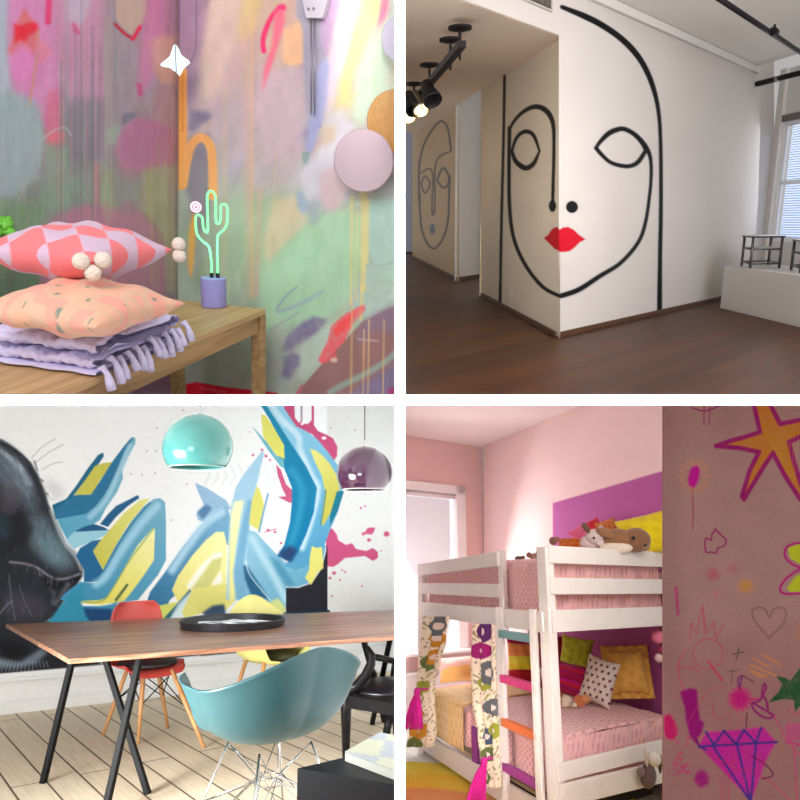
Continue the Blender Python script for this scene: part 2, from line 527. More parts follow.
# ------------------------------------------------------------------ the house: two storeys by two bays, white party wall and floor slab
YF = 0.9                      # front edge of the party wall and slab
HT = 5.0/F*YF                 # half of their thickness
white = mat('white_board', (250, 250, 250), 0.7)
MB().box(CAM+V((0, YF+5.5, 0)), (2*HT, 11, 14)).build('wall_middle', white, kind='structure')
for sx in (-1, 1):
    MB().box(CAM+V((sx*(HT+4), YF+5.5, 0)), (8, 11, 2*HT)).build('floor', white, kind='structure')
wd = bpy.data.worlds.new('world'); SC.world = wd; wd.use_nodes = True
wd.node_tree.nodes['Background'].inputs[0].default_value = (1.0, 0.985, 0.97, 1)
wd.node_tree.nodes['Background'].inputs[1].default_value = 0.45
# narrow beams added only to whiten the board edges
area(None, 'edge_light_upright', CAM+V((0, -.4, 0)), CAM+V((0, 1, 0)), 0.011, 1.3, 6.0, spread=math.radians(.25))
area(None, 'edge_light_level', CAM+V((0, -.4, 0)), CAM+V((0, 1, 0)), 1.3, 0.011, 6.0, spread=math.radians(.25))
# ================================================================== ROOM 1: corner with painted walls, oak bench, cushions
TL = Room(197, 160, -130, 0.86)
BZ = 0.45
c0 = TL.pix(178, 289, BZ)                       # corner of the room at bench height
rdir = (TL.pix(268, 300, BZ)-c0).normalized()
fdir = (TL.pix(60, 391, BZ)-TL.pix(262, 314, BZ)).normalized()
def lean_top(room, base, px, py):
    """point above base seen at px,py, kept as close to the upright as can be"""
    d = room.ray(px, py); up = V((0, 0, 1)); w = room.o-base
    a, b, c = d.dot(d), d.dot(up), 1.0; e, f = d.dot(w), up.dot(w)
    t = (b*f-c*e)/(a*c-b*b); return room.o+d*t
ctop = lean_top(TL, c0, 180, 0)
PR = plane3(c0, ctop, c0+rdir); PL = plane3(c0, ctop, c0+fdir)
print('TL bench dist', TL.depth(TL.pix(213, 306, BZ)), 'angle', math.degrees(rdir.angle(fdir)), 'corner depth', TL.depth(c0))

# ---- left wall
P = Paint(-40, -40, 178, 398, 1.2, (150, 140, 145))
for yy, c, hgt in ((0, (188, 140, 168), 90), (100, (160, 146, 156), 90), (180, (140, 143, 142), 90), (260, (148, 140, 142), 90), (340, (150, 120, 138), 90), (390, (140, 110, 130), 60)):
    P.poly([(-45, yy-45), (180, yy-45), (180, yy+hgt), (-45, yy+hgt)], c, .8, 22)
P.poly([(-45, -45), (9, -45), (9, 60), (12, 110), (-45, 120)], (160, 172, 184), .9, 4)
P.poly([(8, -40), (58, -40), (62, 60), (55, 110), (20, 105), (8, 60)], (212, 130, 182), .75, 5, tex=.5)
P.poly([(55, -40), (118, -40), (110, 100), (75, 110), (60, 60)], (200, 142, 176), .7, 5, tex=.5)
P.poly([(62, -40), (90, -40), (90, 10), (80, 26), (66, 22)], (192, 168, 190), .9, 2)
P.poly([(98, -40), (150, -40), (142, 60), (132, 115), (120, 140), (106, 135), (100, 60)], (164, 146, 154), .85, 5)
P.poly([(116, -40), (148, -40), (146, 15), (138, 30), (128, 28), (117, 22)], (186, 156, 142), .9, 1.5)
P.poly([(146, -40), (178, -40), (178, 40), (170, 60), (150, 70), (140, 100), (134, 80), (142, 30)], (194, 124, 160), .75, 4, tex=.4)
P.poly([(165, -40), (180, -40), (180, 40), (168, 35)], (172, 132, 148), .7, 4)
P.poly([(155, 40), (180, 35), (180, 85), (160, 85), (150, 62)], (200, 148, 130), .75, 3)
P.poly([(118, 30), (135, 42), (132, 110), (124, 140), (108, 140), (105, 60)], (160, 150, 160), .6, 4)
P.poly([(112, 140), (130, 118), (150, 120), (178, 130), (178, 185), (160, 182), (118, 175)], (184, 122, 152), .8, 6, tex=.3)
P.poly([(155, 85), (178, 85), (178, 165), (158, 160), (150, 120)], (180, 140, 140), .55, 4)
P.poly([(70, 100), (104, 95), (110, 150), (112, 180), (72, 175), (64, 130)], (138, 130, 142), .8, 6, tex=.3)
P.poly([(120, 112), (136, 112), (128, 122), (120, 128)], (128, 122, 140), .8, 2)
P.poly([(105, 128), (118, 124), (124, 145), (106, 146)], (160, 166, 156), .8, 3)
P.poly([(-45, 92), (20, 92), (40, 108), (46, 140), (40, 175), (15, 195), (-45, 195)], (160, 176, 178), .9, 4, tex=.3)
P.poly([(5, 130), (14, 125), (16, 150), (8, 160)], (126, 146, 142), .7, 3)
for k in range(5):
    P.stroke([(6, 100+8*k), (30, 104+8*k), (40, 120+9*k), (28, 150+8*k), (6, 160+6*k)], 2.2, (172, 182, 188), .35, 1.5)
P.poly([(-45, 180), (20, 195), (45, 175), (60, 150), (95, 165), (90, 240), (40, 240), (-45, 300)], (132, 150, 140), .65, 7, tex=.3)
P.poly([(-45, 196), (20, 200), (46, 205), (40, 250), (14, 262), (-45, 300)], (122, 156, 122), .75, 5)
P.poly([(-45, 270), (40, 262), (110, 270), (60, 300), (-45, 320)], (96, 130, 104), .8, 7)
P.poly([(44, 228), (60, 214), (88, 205), (100, 200), (115, 212), (130, 200), (150, 212), (162, 235), (166, 300), (40, 300)], (168, 122, 142), .85, 3)
P.poly([(98, 168), (114, 168), (116, 212), (110, 220), (100, 208)], (158, 150, 118), .5, 4)
P.poly([(143, 165), (178, 165), (180, 292), (166, 292), (163, 240), (150, 215), (132, 205)], (152, 146, 136), .8, 4)
P.poly([(142, 190), (160, 200), (166, 240), (166, 290), (150, 290)], (168, 130, 140), .6, 3)
P.dabs(420, (-40, -40, 178, 300), 20, 6, (60, 120), 8, .5, 11, 1.2)
P.dabs(160, (-40, 60, 60, 200), 16, 4, (0, 180), 9, .5, 13, 1.0)
P.poly([(-45, -45), (8, -45), (7, 40), (10, 92), (-45, 96)], (168, 182, 194), .8, 2)
P.poly([(9, -40), (52, -40), (54, 40), (60, 80), (58, 130), (46, 128), (30, 100), (14, 92), (9, 50)], (214, 140, 190), .7, 3, tex=.3)
P.poly([(62, -40), (104, -40), (106, 40), (104, 98), (84, 100), (66, 96)], (198, 148, 180), .6, 2.5, tex=.3)
P.poly([(64, -40), (90, -40), (90, 8), (82, 24), (70, 22)], (190, 172, 192), .9, 1.5)
P.poly([(104, 20), (118, 26), (134, 42), (140, 60), (138, 100), (128, 132), (114, 143), (107, 138), (104, 70)], (164, 150, 162), .85, 1.8, tex=.2)
P.poly([(106, 128), (120, 126), (122, 138), (112, 144), (107, 142)], (160, 174, 166), .85, 1.5)
P.poly([(66, 98), (100, 96), (106, 110), (108, 176), (98, 182), (80, 178), (70, 140)], (142, 136, 150), .6, 2, tex=.3)
P.poly([(116, -40), (148, -40), (146, 12), (140, 28), (133, 35), (122, 27), (116, 18)], (192, 168, 156), .95, 1)
P.poly([(148, -40), (170, -40), (162, 60), (150, 86), (137, 96), (141, 60), (146, 20)], (204, 130, 172), .8, 2, tex=.3)
P.poly([(118, 135), (134, 118), (158, 121), (174, 132), (172, 165), (150, 172), (126, 168), (114, 152)], (186, 122, 158), .8, 1.6, tex=.2)
P.poly([(122, 115), (130, 112), (137, 115), (128, 122), (123, 126)], (128, 126, 148), .9, 1)
P.poly([(-45, 94), (18, 94), (36, 100), (42, 118), (40, 150), (34, 178), (14, 196), (-45, 200)], (154, 174, 180), .85, 2.2, tex=.25)
P.poly([(150, 40), (164, 34), (178, 40), (178, 78), (166, 82), (154, 70)], (206, 158, 142), .75, 2)
P.poly([(44, 230), (58, 215), (84, 205), (104, 206), (122, 212), (142, 214), (156, 226), (165, 246), (167, 292), (44, 292)], (182, 126, 152), .8, 1.8, tex=.2)
P.poly([(143, 168), (178, 165), (180, 292), (168, 292), (164, 240), (154, 220), (142, 212)], (168, 166, 140), .75, 1.8, tex=.2)
P.poly([(46, 150), (66, 146), (70, 200), (56, 212), (44, 205)], (146, 168, 150), .6, 3)
P.poly([(88, 165), (104, 160), (112, 200), (100, 205), (88, 198)], (150, 170, 156), .6, 3)
P.stroke([(50, -40), (49, 0), (48, 22)], 6, (222, 62, 112), .85, 1.2)
P.poly([(24, 8), (34, 22), (38, 36), (34, 60), (24, 48), (10, 56), (8, 50), (13, 38), (16, 24)], (214, 110, 110), .8, 1.2)
P.poly([(14, 23), (20, 26), (28, 23), (37, 22), (39, 29), (34, 33), (29, 35), (25, 42), (20, 39), (15, 44)], (226, 44, 62), .95, 1.2, tex=.15)
P.poly([(19, 44), (30, 48), (38, 60), (32, 80), (14, 82), (9, 60)], (216, 132, 188), .85, 2)
P.stroke([(38, 30), (37, 55), (31, 95), (29, 105)], 1.6, (190, 150, 90), .8, .7)
P.poly([(38, 36), (53, 52), (40, 66), (36, 50)], (218, 130, 150), .7, 1.5)
P.poly([(48, 92), (60, 90), (62, 140), (48, 142), (44, 120)], (214, 110, 140), .7, 2)
P.poly([(46, 132), (64, 132), (64, 143), (48, 144)], (226, 120, 130), .8, 2)
P.stroke([(44, 138), (55, 130), (66, 128), (71, 136)], 1.6, (190, 190, 204), .8, .8)
P.stroke([(73, 24), (79, 33), (74, 30)], 3, (214, 90, 130), .7, 1)
P.stroke([(115, 24), (124, 33), (133, 39)], 3, (190, 44, 62), .9, .8)
P.stroke([(133, 39), (140, 27)], 4, (226, 50, 92), .95, .8)
P.poly([(136, 82), (142, 84), (143, 96), (138, 96)], (196, 84, 128), .7, 1)
P.stroke([(96, 165), (97, 200)], 6, (206, 110, 128), .5, 2)
for x in range(54, 118, 3):
    P.stroke([(x+random.uniform(-1, 1), random.uniform(-20, 60)), (x+random.uniform(-1, 1), random.uniform(170, 290))], .9,
             random.choice([(206, 120, 150), (130, 150, 140), (120, 116, 126), (178, 176, 160), (200, 150, 170)]), .55, .5)
for x, y0, y1, c in ((152, 165, 285, (176, 172, 110)), (158, 140, 285, (156, 150, 106)), (165, 160, 240, (180, 174, 120)), (170, 90, 290, (170, 128, 110)),
                     (174, 20, 290, (150, 120, 120)), (148, 170, 220, (170, 160, 90)), (104, 170, 215, (170, 160, 110)), (109, 170, 220, (150, 160, 120)), (93, 60, 290, (120, 124, 126)), (61, 60, 230, (120, 128, 120))):
    P.stroke([(x, y0), (x, y1)], 1.6, c, .6, .6)
P.stroke([(176.5, -40), (176.5, 300)], 1.6, (112, 100, 104), .75, .8)
P.noise(2, 2, 1.5, 3); P.noise(4, 14, 3, 4); P.noise(4, 20, 20, 9, (1, .6, 1))
paint_m = attr_mat('mural_paint', 0.65, bump=0.05, bscale=120)
GL = 1.14
painted_wall('wall_left', TL, PL, P, paint_m, GL)

# ---- right wall
P = Paint(178, -40, 397.4, 398, 1.2, (186, 176, 178))
for yy, c in ((-20, (188, 164, 158)), (50, (188, 168, 164)), (120, (186, 168, 174)), (190, (172, 180, 170)), (250, (162, 186, 162)), (320, (166, 182, 166)), (390, (172, 184, 170))):
    P.poly([(170, yy-35), (400, yy-35), (400, yy+60), (170, yy+60)], c, .85, 20)
P.poly([(176, -40), (212, -40), (204, 40), (196, 90), (190, 110), (176, 110)], (148, 118, 146), .85, 5, tex=.3)
P.poly([(200, 60), (212, 40), (215, 120), (210, 200), (196, 200)], (160, 146, 160), .5, 6)
P.poly([(212, -40), (250, -40), (236, 40), (222, 110), (205, 160), (202, 90)], (200, 176, 160), .8, 6, tex=.3)
P.poly([(246, -40), (268, -40), (258, 30), (240, 50), (238, 30)], (212, 184, 132), .85, 4, tex=.3)
P.poly([(222, 45), (258, 30), (258, 110), (240, 130), (228, 110)], (198, 164, 164), .55, 6)
P.poly([(262, -40), (300, -40), (296, 30), (285, 60), (262, 95), (262, 40)], (206, 166, 142), .7, 5, tex=.3)
P.poly([(284, 30), (302, 18), (304, 50), (302, 66), (284, 64)], (226, 178, 138), .85, 3)
P.poly([(296, -40), (328, -40), (324, 60), (316, 120), (306, 150), (302, 60)], (144, 142, 162), .9, 3, tex=.3)
P.poly([(320, -40), (348, -40), (338, 20), (328, 55), (322, 70)], (166, 136, 168), .85, 3, tex=.3)
P.poly([(318, 60), (330, 60), (328, 90), (320, 128), (308, 152), (304, 150), (310, 100)], (146, 156, 192), .9, 2, tex=.3)
P.poly([(304, 150), (310, 150), (308, 164), (302, 164)], (140, 156, 148), .8, 1.5)
P.poly([(345, -40), (370, -40), (352, 40), (336, 90), (324, 130), (322, 100), (330, 50)], (206, 190, 202), .85, 4, tex=.3)
P.poly([(364, -40), (400, -40), (380, 20), (362, 60), (345, 100), (336, 108), (346, 60)], (202, 196, 142), .85, 3, tex=.3)
P.poly([(384, -40), (400, -40), (400, 130), (372, 120), (355, 140), (345, 110), (366, 60), (378, 20)], (188, 200, 178), .85, 4, tex=.3)
P.poly([(335, 85), (362, 90), (352, 115), (338, 130), (330, 110)], (212, 198, 138), .6, 5)
P.stroke([(386, -30, 8), (382, 20, 7), (372, 46, 6)], 6, (232, 112, 148), .85, 1.2)
P.stroke([(393, 62), (390, 85)], 8, (226, 148, 156), .7, 2)
P.poly([(255, 92), (290, 70), (304, 70), (304, 150), (262, 150), (238, 130)], (190, 166, 176), .6, 8)
P.poly([(208, 100), (250, 92), (240, 160), (215, 180), (212, 140)], (182, 170, 178), .7, 8)
P.poly([(250, 90), (310, 70), (305, 180), (270, 200), (240, 190)], (188, 170, 174), .6, 8)
P.poly([(330, 110), (350, 108), (345, 150), (320, 175), (300, 180), (312, 160), (322, 140)], (196, 198, 206), .8, 4, tex=.3)
P.poly([(318, 128), (336, 124), (338, 140), (326, 150), (316, 148)], (206, 180, 156), .7, 3)
P.poly([(296, 168), (345, 150), (352, 190), (330, 205), (300, 195)], (180, 188, 200), .7, 6)
P.poly([(322, 165), (345, 165), (344, 195), (328, 215), (318, 200)], (192, 172, 172), .7, 5)
P.poly([(180, 205), (218, 200), (222, 290), (195, 290), (180, 270)], (142, 150, 140), .8, 7)
P.poly([(218, 205), (240, 195), (300, 195), (300, 225), (262, 270), (258, 300), (222, 298)], (160, 184, 152), .75, 6, tex=.2)
P.poly([(272, 200), (300, 195), (306, 225), (285, 245), (270, 262), (266, 230)], (200, 184, 156), .65, 4)
P.poly([(300, 215), (350, 210), (366, 250), (350, 300), (325, 320), (262, 330), (262, 270)], (156, 196, 160), .85, 7, tex=.2)
P.poly([(356, 200), (398, 200), (398, 262), (376, 262), (365, 240)], (160, 188, 176), .8, 3)
P.poly([(365, 262), (398, 255), (398, 310), (352, 320), (350, 300)], (170, 194, 182), .85, 4)
P.poly([(186, 335), (262, 335), (262, 395), (186, 395)], (170, 176, 160), .7, 8)
P.poly([(300, 197), (322, 200), (314, 230), (304, 215)], (160, 170, 184), .6, 3)
P.dabs(520, (178, -40, 397, 398), 26, 9, (95, 135), 7, .5, 12, 1.6)
P.dabs(200, (290, 120, 397, 300), 18, 5, (100, 170), 9, .5, 15, 1.0)
P.poly([(176, -40), (208, -40), (206, 10), (200, 45), (194, 70), (176, 62)], (160, 128, 150), .7, 2, tex=.3)
P.poly([(176, 70), (196, 66), (192, 100), (184, 112), (176, 110)], (154, 140, 168), .6, 2)
P.poly([(190, 108), (200, 114), (214, 116), (204, 122), (194, 132), (188, 130)], (136, 130, 152), .85, 1.2)
P.poly([(214, -40), (246, -40), (238, 30), (226, 70), (212, 100), (200, 96), (206, 50)], (214, 190, 174), .7, 2, tex=.3)
P.poly([(247, -40), (268, -40), (256, 24), (243, 42), (240, 28)], (218, 192, 138), .8, 1.8, tex=.3)
P.poly([(260, 66), (276, 72), (300, 66), (303, 150), (290, 170), (264, 150), (256, 100)], (200, 176, 186), .7, 2.5, tex=.2)
P.poly([(284, 30), (302, 20), (304, 62), (294, 66), (283, 62)], (230, 182, 142), .8, 1.5)
P.poly([(297, -40), (328, -40), (326, 50), (320, 100), (312, 118), (305, 100), (303, 30), (296, 12)], (154, 150, 168), .85, 1.5, tex=.2)
P.poly([(322, -40), (348, -40), (340, 10), (330, 40), (325, 56), (321, 40)], (178, 148, 182), .85, 1.5, tex=.3)
P.poly([(317, 74), (325, 58), (330, 64), (329, 92), (322, 118), (315, 146), (308, 160), (304, 158), (312, 112)], (156, 160, 200), .9, 1.2, tex=.2)
P.poly([(302, 152), (310, 152), (308, 164), (303, 164)], (134, 158, 150), .8, 1)
P.poly([(346, -40), (370, -40), (352, 36), (338, 92), (330, 112), (328, 90), (332, 52)], (216, 196, 206), .85, 1.8, tex=.2)
P.poly([(366, -40), (392, -40), (374, 26), (356, 70), (346, 92), (338, 92), (346, 60), (360, 18)], (208, 206, 146), .85, 1.8, tex=.25)
P.poly([(340, 80), (352, 76), (350, 106), (341, 104)], (220, 204, 142), .7, 2)
P.poly([(374, 28), (398, 12), (398, 96), (380, 96), (362, 126), (352, 116), (358, 70)], (188, 210, 186), .85, 1.8, tex=.2)
P.poly([(300, 172), (344, 118), (356, 126), (346, 150), (330, 182), (306, 205)], (208, 204, 214), .8, 2.5, tex=.2)
P.poly([(322, 128), (336, 126), (336, 140), (324, 146)], (200, 184, 164), .8, 1.5)
P.poly([(318, 175), (346, 158), (350, 190), (334, 214), (322, 206)], (202, 176, 182), .75, 2.5)
P.poly([(276, 200), (300, 194), (308, 222), (284, 246), (266, 264), (264, 240)], (210, 192, 164), .75, 2, tex=.2)
P.poly([(262, 272), (282, 250), (306, 228), (334, 212), (366, 214), (366, 250), (352, 298), (326, 316), (262, 330)], (168, 206, 172), .75, 2.2, tex=.2)
P.poly([(366, 205), (398, 200), (398, 258), (378, 266), (367, 250)], (166, 196, 186), .85, 1.5)
P.poly([(296, 192), (302, 192), (309, 205), (303, 215), (297, 206)], (152, 172, 192), .9, 1.2)
P.poly([(200, 205), (222, 200), (240, 205), (240, 288), (206, 290)], (168, 186, 164), .6, 3)
P.poly([(270, 330), (284, 318), (280, 395), (268, 395)], (180, 186, 178), .6, 3)
P.poly([(304, 380), (330, 350), (352, 330), (350, 312), (318, 330), (300, 350), (298, 380)], (184, 204, 192), .7, 3)
P.stroke([(246, 20), (250, 295)], 7, (206, 172, 150), .5, 3)
P.stroke([(252, 10), (252, 296)], 2.5, (218, 176, 130), .6, 1)
P.stroke([(260, 190), (256, 295)], 5, (210, 166, 146), .5, 2)
P.stroke([(225, 90), (224, 290)], 4, (206, 178, 140), .35, 2)
P.stroke([(276, 150), (270, 270)], 2, (206, 190, 150), .4, 1)
for x, w, y0, y1 in ((352, 2.5, 196, 304), (357, 2, 210, 300), (364, 6, 190, 290), (368, 3, 200, 262), (362, 3, 285, 320)):
    P.stroke([(x, y0), (x-1, y1)], w, (226, 204, 128), .65, 1)
P.stroke([(369, 256), (376, 266), (398, 260)], 1.5, (150, 170, 160), .6, .8)
P.stroke([(283, 6, 4), (275, 12, 4), (268, 24, 5), (263, 40, 5), (264, 51, 5)], 4, (232, 54, 110), .95, .9)
P.poly([(275, 10), (285, 8), (285, 22), (275, 55), (264, 88), (262, 94), (264, 70), (272, 44)], (236, 104, 132), .85, 1.2)
P.stroke([(284, 8), (279, 7)], 5, (234, 70, 120), .9, 1)
P.poly([(190, 138), (210, 134), (213, 152), (208, 225), (196, 236), (190, 200), (184, 186)], (134, 130, 142), .9, 3)
P.poly([(196, 110), (212, 112), (206, 122), (196, 122)], (120, 114, 138), .8, 2)
P.stroke([(181, 72), (181, 184)], 12, (238, 168, 92), .95, 1)
P.stroke([(184, 184, 7), (186, 165, 9), (191, 146, 9), (199, 138, 9), (207, 141, 9), (212, 155, 9), (213, 196, 9)], 9, (236, 172, 104), .95, 1)
P.stroke([(182.5, 75), (182.5, 130)], 3, (216, 134, 60), .6, 1)
P.stroke([(194, 216, 4), (192, 235, 7), (191, 262, 6), (191, 276, 2)], 5, (226, 166, 84), .85, 1.5)
P.poly([(282, 352), (286, 337), (300, 324), (314, 316), (328, 320), (318, 332), (298, 345), (290, 351)], (126, 116, 150), .9, 1.2, tex=.3)
P.poly([(283, 358), (291, 352), (300, 356), (300, 365), (294, 372), (290, 380), (281, 376), (284, 366)], (128, 120, 156), .9, 1.2, tex=.3)
P.stroke([(276, 310), (287, 295), (297, 287)], 1.8, (138, 146, 180), .8, .8)
P.stroke([(278, 312), (300, 304), (322, 292)], 4, (150, 164, 186), .6, 1.5)
P.stroke([(270, 330), (300, 312)], 2, (140, 150, 170), .5, 1)
P.poly([(296, 398), (306, 382), (322, 364), (345, 340), (362, 322), (385, 310), (400, 305), (400, 400), (296, 400)], (150, 112, 110), .97, 1)
P.poly([(362, 322), (385, 308), (400, 303), (400, 335), (375, 330), (356, 345)], (134, 116, 136), .8, 3)
P.poly([(345, 398), (360, 385), (385, 370), (400, 360), (400, 400)], (126, 118, 152), .85, 2)
P.stroke([(330, 392), (345, 384), (365, 374), (385, 362), (400, 348)], 6, (150, 172, 162), .85, 1.5)
P.stroke([(390, 392), (398, 388)], 6, (180, 60, 110), .8, 1.5)
P.poly([(328, 340), (331, 326), (345, 314), (364, 304), (366, 309), (352, 326), (344, 342), (336, 350), (337, 358), (322, 364), (318, 360), (324, 348)], (238, 96, 104), .92, 1, tex=.3)
P.poly([(333, 330), (346, 318), (356, 312), (345, 330), (336, 338)], (250, 84, 84), .8, 1)
P.stroke([(296, 396), (302, 386)], 3, (206, 90, 110), .8, 1)
P.dot(334, 360, 3.5, 2.5, (216, 190, 180), .9)
for x, y0 in ((352, 300), (364, 330), (369, 320), (384, 320)):
    P.stroke([(x, y0), (x-1, 397)], 1.2, (226, 186, 130), .85, .6)
P.stroke([(358, 339), (378, 341)], 1.2, (196, 180, 190), .8, .8)
P.poly([(186, 384), (196, 382), (225, 387), (278, 393), (278, 400), (186, 400)], (226, 34, 56), 1, .8)
P.stroke([(200, 388), (225, 392)], 3, (240, 90, 110), .7, 1)
P.noise(2, 2, 1.5, 3); P.noise(4, 18, 5, 4); P.noise(4, 20, 20, 9, (1, .8, 1))
painted_wall('wall_right', TL, PR, P, paint_m, GL)

# ---- oak bench: a true rectangle on the front edge taken from image pixels
oak = wood_mat('oak', (172, 138, 92), (208, 176, 126), (1.5, 26, 26), 0.5, 0.8, 2.0, ang=math.atan2(fdir.y, fdir.x))
oak_e = wood_mat('oak_edge', (156, 122, 78), (194, 160, 110), (1.5, 26, 26), 0.5, 0.8, 2.0, ang=math.atan2(fdir.y, fdir.x))
fr = TL.pix(266, 309, BZ); fl = TL.pix(34, 402, BZ); L = (fl-fr).length
ux = (fl-fr).normalized(); uy = V((0, 0, 1)).cross(ux).normalized()
if uy.dot(c0-fr) < 0: uy = -uy
W = 0.31
print('bench L,W', L, W, 'px back right', TL.proj(fr+uy*W))
bench = thing(TL, 'bench', 'light oak bench with plain legs in the corner of the painted walls', 'bench', V((fr.x, fr.y, 0))+ux*L/2+uy*W/2)
R2 = Matrix((ux, uy, V((0, 0, 1)))).transposed()
def bpt(a, b, z): return fr*1.0 + ux*a + uy*b + V((0, 0, z-BZ))
tb = MB(); tb.box(bpt(L/2, W/2, BZ-0.008), (L, W, 0.016), R2); tb.build('bench_top', oak, bench, bevel=0.002)
LT = 0.034
ap = MB(); ap.box(bpt(L/2, LT/2+0.003, BZ-0.016-0.026), (L-2*LT-0.004, 0.022, 0.05), R2); ap.build('apron', oak_e, bench, bevel=0.0015)
ap = MB(); ap.box(bpt(L/2, W-LT/2, BZ-0.016-0.026), (L-2*LT-0.004, 0.022, 0.05), R2); ap.build('apron', oak_e, bench, bevel=0.0015)
ap = MB(); ap.box(bpt(LT/2+0.002, W/2, BZ-0.016-0.026), (0.022, W-2*LT-0.004, 0.05), R2); ap.build('apron', oak_e, bench, bevel=0.0015)
for a in (LT/2, L-LT/2):
    for b in (LT/2, W-LT/2):
        MB().box(bpt(a, b, (BZ-0.016)/2), (LT, LT, BZ-0.017), R2).build('leg', oak_e, bench, bevel=0.002)

# ---- cushions
def cushion(half, thick, nu=41, pinch=0.10, bulge=0.55, colfn=None, flat=0.0, drop=0.5):
    m = MB()
    def P2(u, v):
        x = 1-pinch*(1-abs(v)**2); y = 1-pinch*(1-abs(u)**2)
        return u*half[0]*x, v*half[1]*y
    for sgn in (1, -1):
        def fn(a, b):
            u, v = 2*a-1, 2*b-1
            x, y = P2(u, v)
            h = max(0.0, (1-abs(u)**2.4))**bulge*max(0.0, (1-abs(v)**2.4))**bulge
            w = 0.004*math.sin(9*u+4*v)*h + 0.004*math.sin(5*v-7*u*v)*h
            return x, y, thick*drop + sgn*(thick*(1-drop if sgn > 0 else drop))*h + w
        m.grid(fn, nu, nu, colfn=(lambda a, b: colfn(2*a-1, 2*b-1, sgn)) if colfn else None)
    return m
fab = attr_mat('printed_cotton', 0.85, bump=0.25, bscale=250, sheen=0.2)
coral = lin((245, 128, 132)); lilac = lin((214, 186, 208))
def coral_col(u, v, s):
    a = (u+v)*1.55+0.15; b = (u-v)*1.55+0.4
    k = (math.floor(a)+math.floor(b)) % 2
    return coral if k else lilac
def pt_on(px, py, z): return TL.pix(px, py, z)
def pompom(parent, p, r):
    m = MB(); m.ball(p, r, 22, 16, jit=0.03); return m.build('pompom', mat('cream_wool', (236, 222, 206), 0.95, bump=0.6, bscale=200), parent, smooth=True)
scl = TL.depth(TL.pix(80, 320, BZ))/F            # metres per pixel near the cushions
print('scl', scl)
# folded throw
zt = BZ
tc = TL.pix(95, 352, BZ); 
ta = TL.pix(97, 377, BZ); tb_ = TL.pix(187, 343, BZ)
TLn = (ta-tb_).length; TW = 0.25
tc = (ta+tb_)/2 + uy*(TW/2+0.004)
ang_f = math.atan2(-ux.y, -ux.x)                 # pointing right along the bench
def throw_mesh():
    m = MB()
    for k, (th, z0, inset) in enumerate(((0.010, 0.006, -0.006), (0.020, 0.023, 0.0), (0.023, 0.055, 0.004))):
        hw, hd = TLn/2-inset, TW/2-0.006*(k == 1)
        def fn(a, b, k=k, th=th, z0=z0, hw=hw, hd=hd):
            v = 2*a-1; ang = b*2*math.pi
            x = math.copysign(abs(math.cos(ang))**0.3, math.cos(ang))*hw
            z = math.copysign(abs(math.sin(ang))**0.7, math.sin(ang))*th*0.62
            wv = 0.003*math.sin(14*v+k*2)+0.003*math.sin(19*x*10+2*k)
            e = 1-0.35*max(0, abs(v)-0.94)/0.06
            return (x+0.003*math.sin(9*v+k), v*hd+wv, max(0.0, z0+z*e+(0.0035*math.sin(8*v+5*x*12+k)+0.002*math.sin(31*v-17*x*5))*(k > 0)))
        m.grid(fn, 44, 56)
    return m
thr = thing(TL, 'throw_blanket', 'folded lavender throw with tassels under the two cushions on the oak bench', 'blanket', (tc.x, tc.y, BZ+0.001), ang_f)
tm = mat('lavender_cotton', (222, 216, 250), 0.9, noise=0.08, nscale=35, bump=0.6, bscale=70)
throw_mesh().build('folded_cloth', tm, thr, local=True, smooth=True)
for k in range(12):
    t = k/11; x = -TLn/2+0.008+(TLn-0.012)*t; y = -TW/2+0.004
    zt0 = 0.012+0.012*math.sin(k*1.3)**2+0.02*t
    x0 = V((x, y, zt0)); m = MB(); w = 0.006*math.sin(k*2.3)
    pts = [x0, x0+V((0.002, -0.010, 0.004)), x0+V((0.003+w*.3, -0.017, -0.006)), x0+V((0.004+w*.6, -0.021, -0.022)), x0+V((0.006+w, -0.023, -0.040-0.008*math.sin(k*1.7)))]
    m.tube(pts, [0.0035, 0.0075, 0.0055, 0.0088, 0.0095], 8)
    m.build('tassel', tm, thr, local=True, smooth=True)
# lower cushion, peach
def peach_col(u, v, s):
    n = math.sin(7*u+3*v)*math.sin(5*v-4*u)+0.5*math.sin(17*u*v+3)
    c = (238, 182, 152) if n > 0.25 else ((226, 184, 156) if n > -0.35 else (240, 168, 150))
    d = (math.sin(11*u+1.3)*math.sin(9*v+0.5)); e = math.sin(37*u+11*v)
    if d > 0.86 and e > 0: c = (136, 146, 130)
    return lin(c)
cz = BZ+0.074
t2 = thing(TL, 'cushion', 'peach patterned cushion lying between the coral cushion and the folded throw', 'cushion', (0, 0, 0), 0, 'cushions on the oak bench')
cen = TL.pix(84, 309, cz+0.045)
t2.matrix_world = TL.M @ Matrix.Translation(V((cen.x, cen.y, cz))) @ Matrix.Rotation(math.radians(-15), 4, 'Z'); LOC[t2.name] = V((0, 0, 0))
cushion((0.139, 0.139), 0.098, colfn=peach_col, drop=0.5, nu=71).build('cushion_cover', fab, t2, local=True, smooth=True, weld=True)
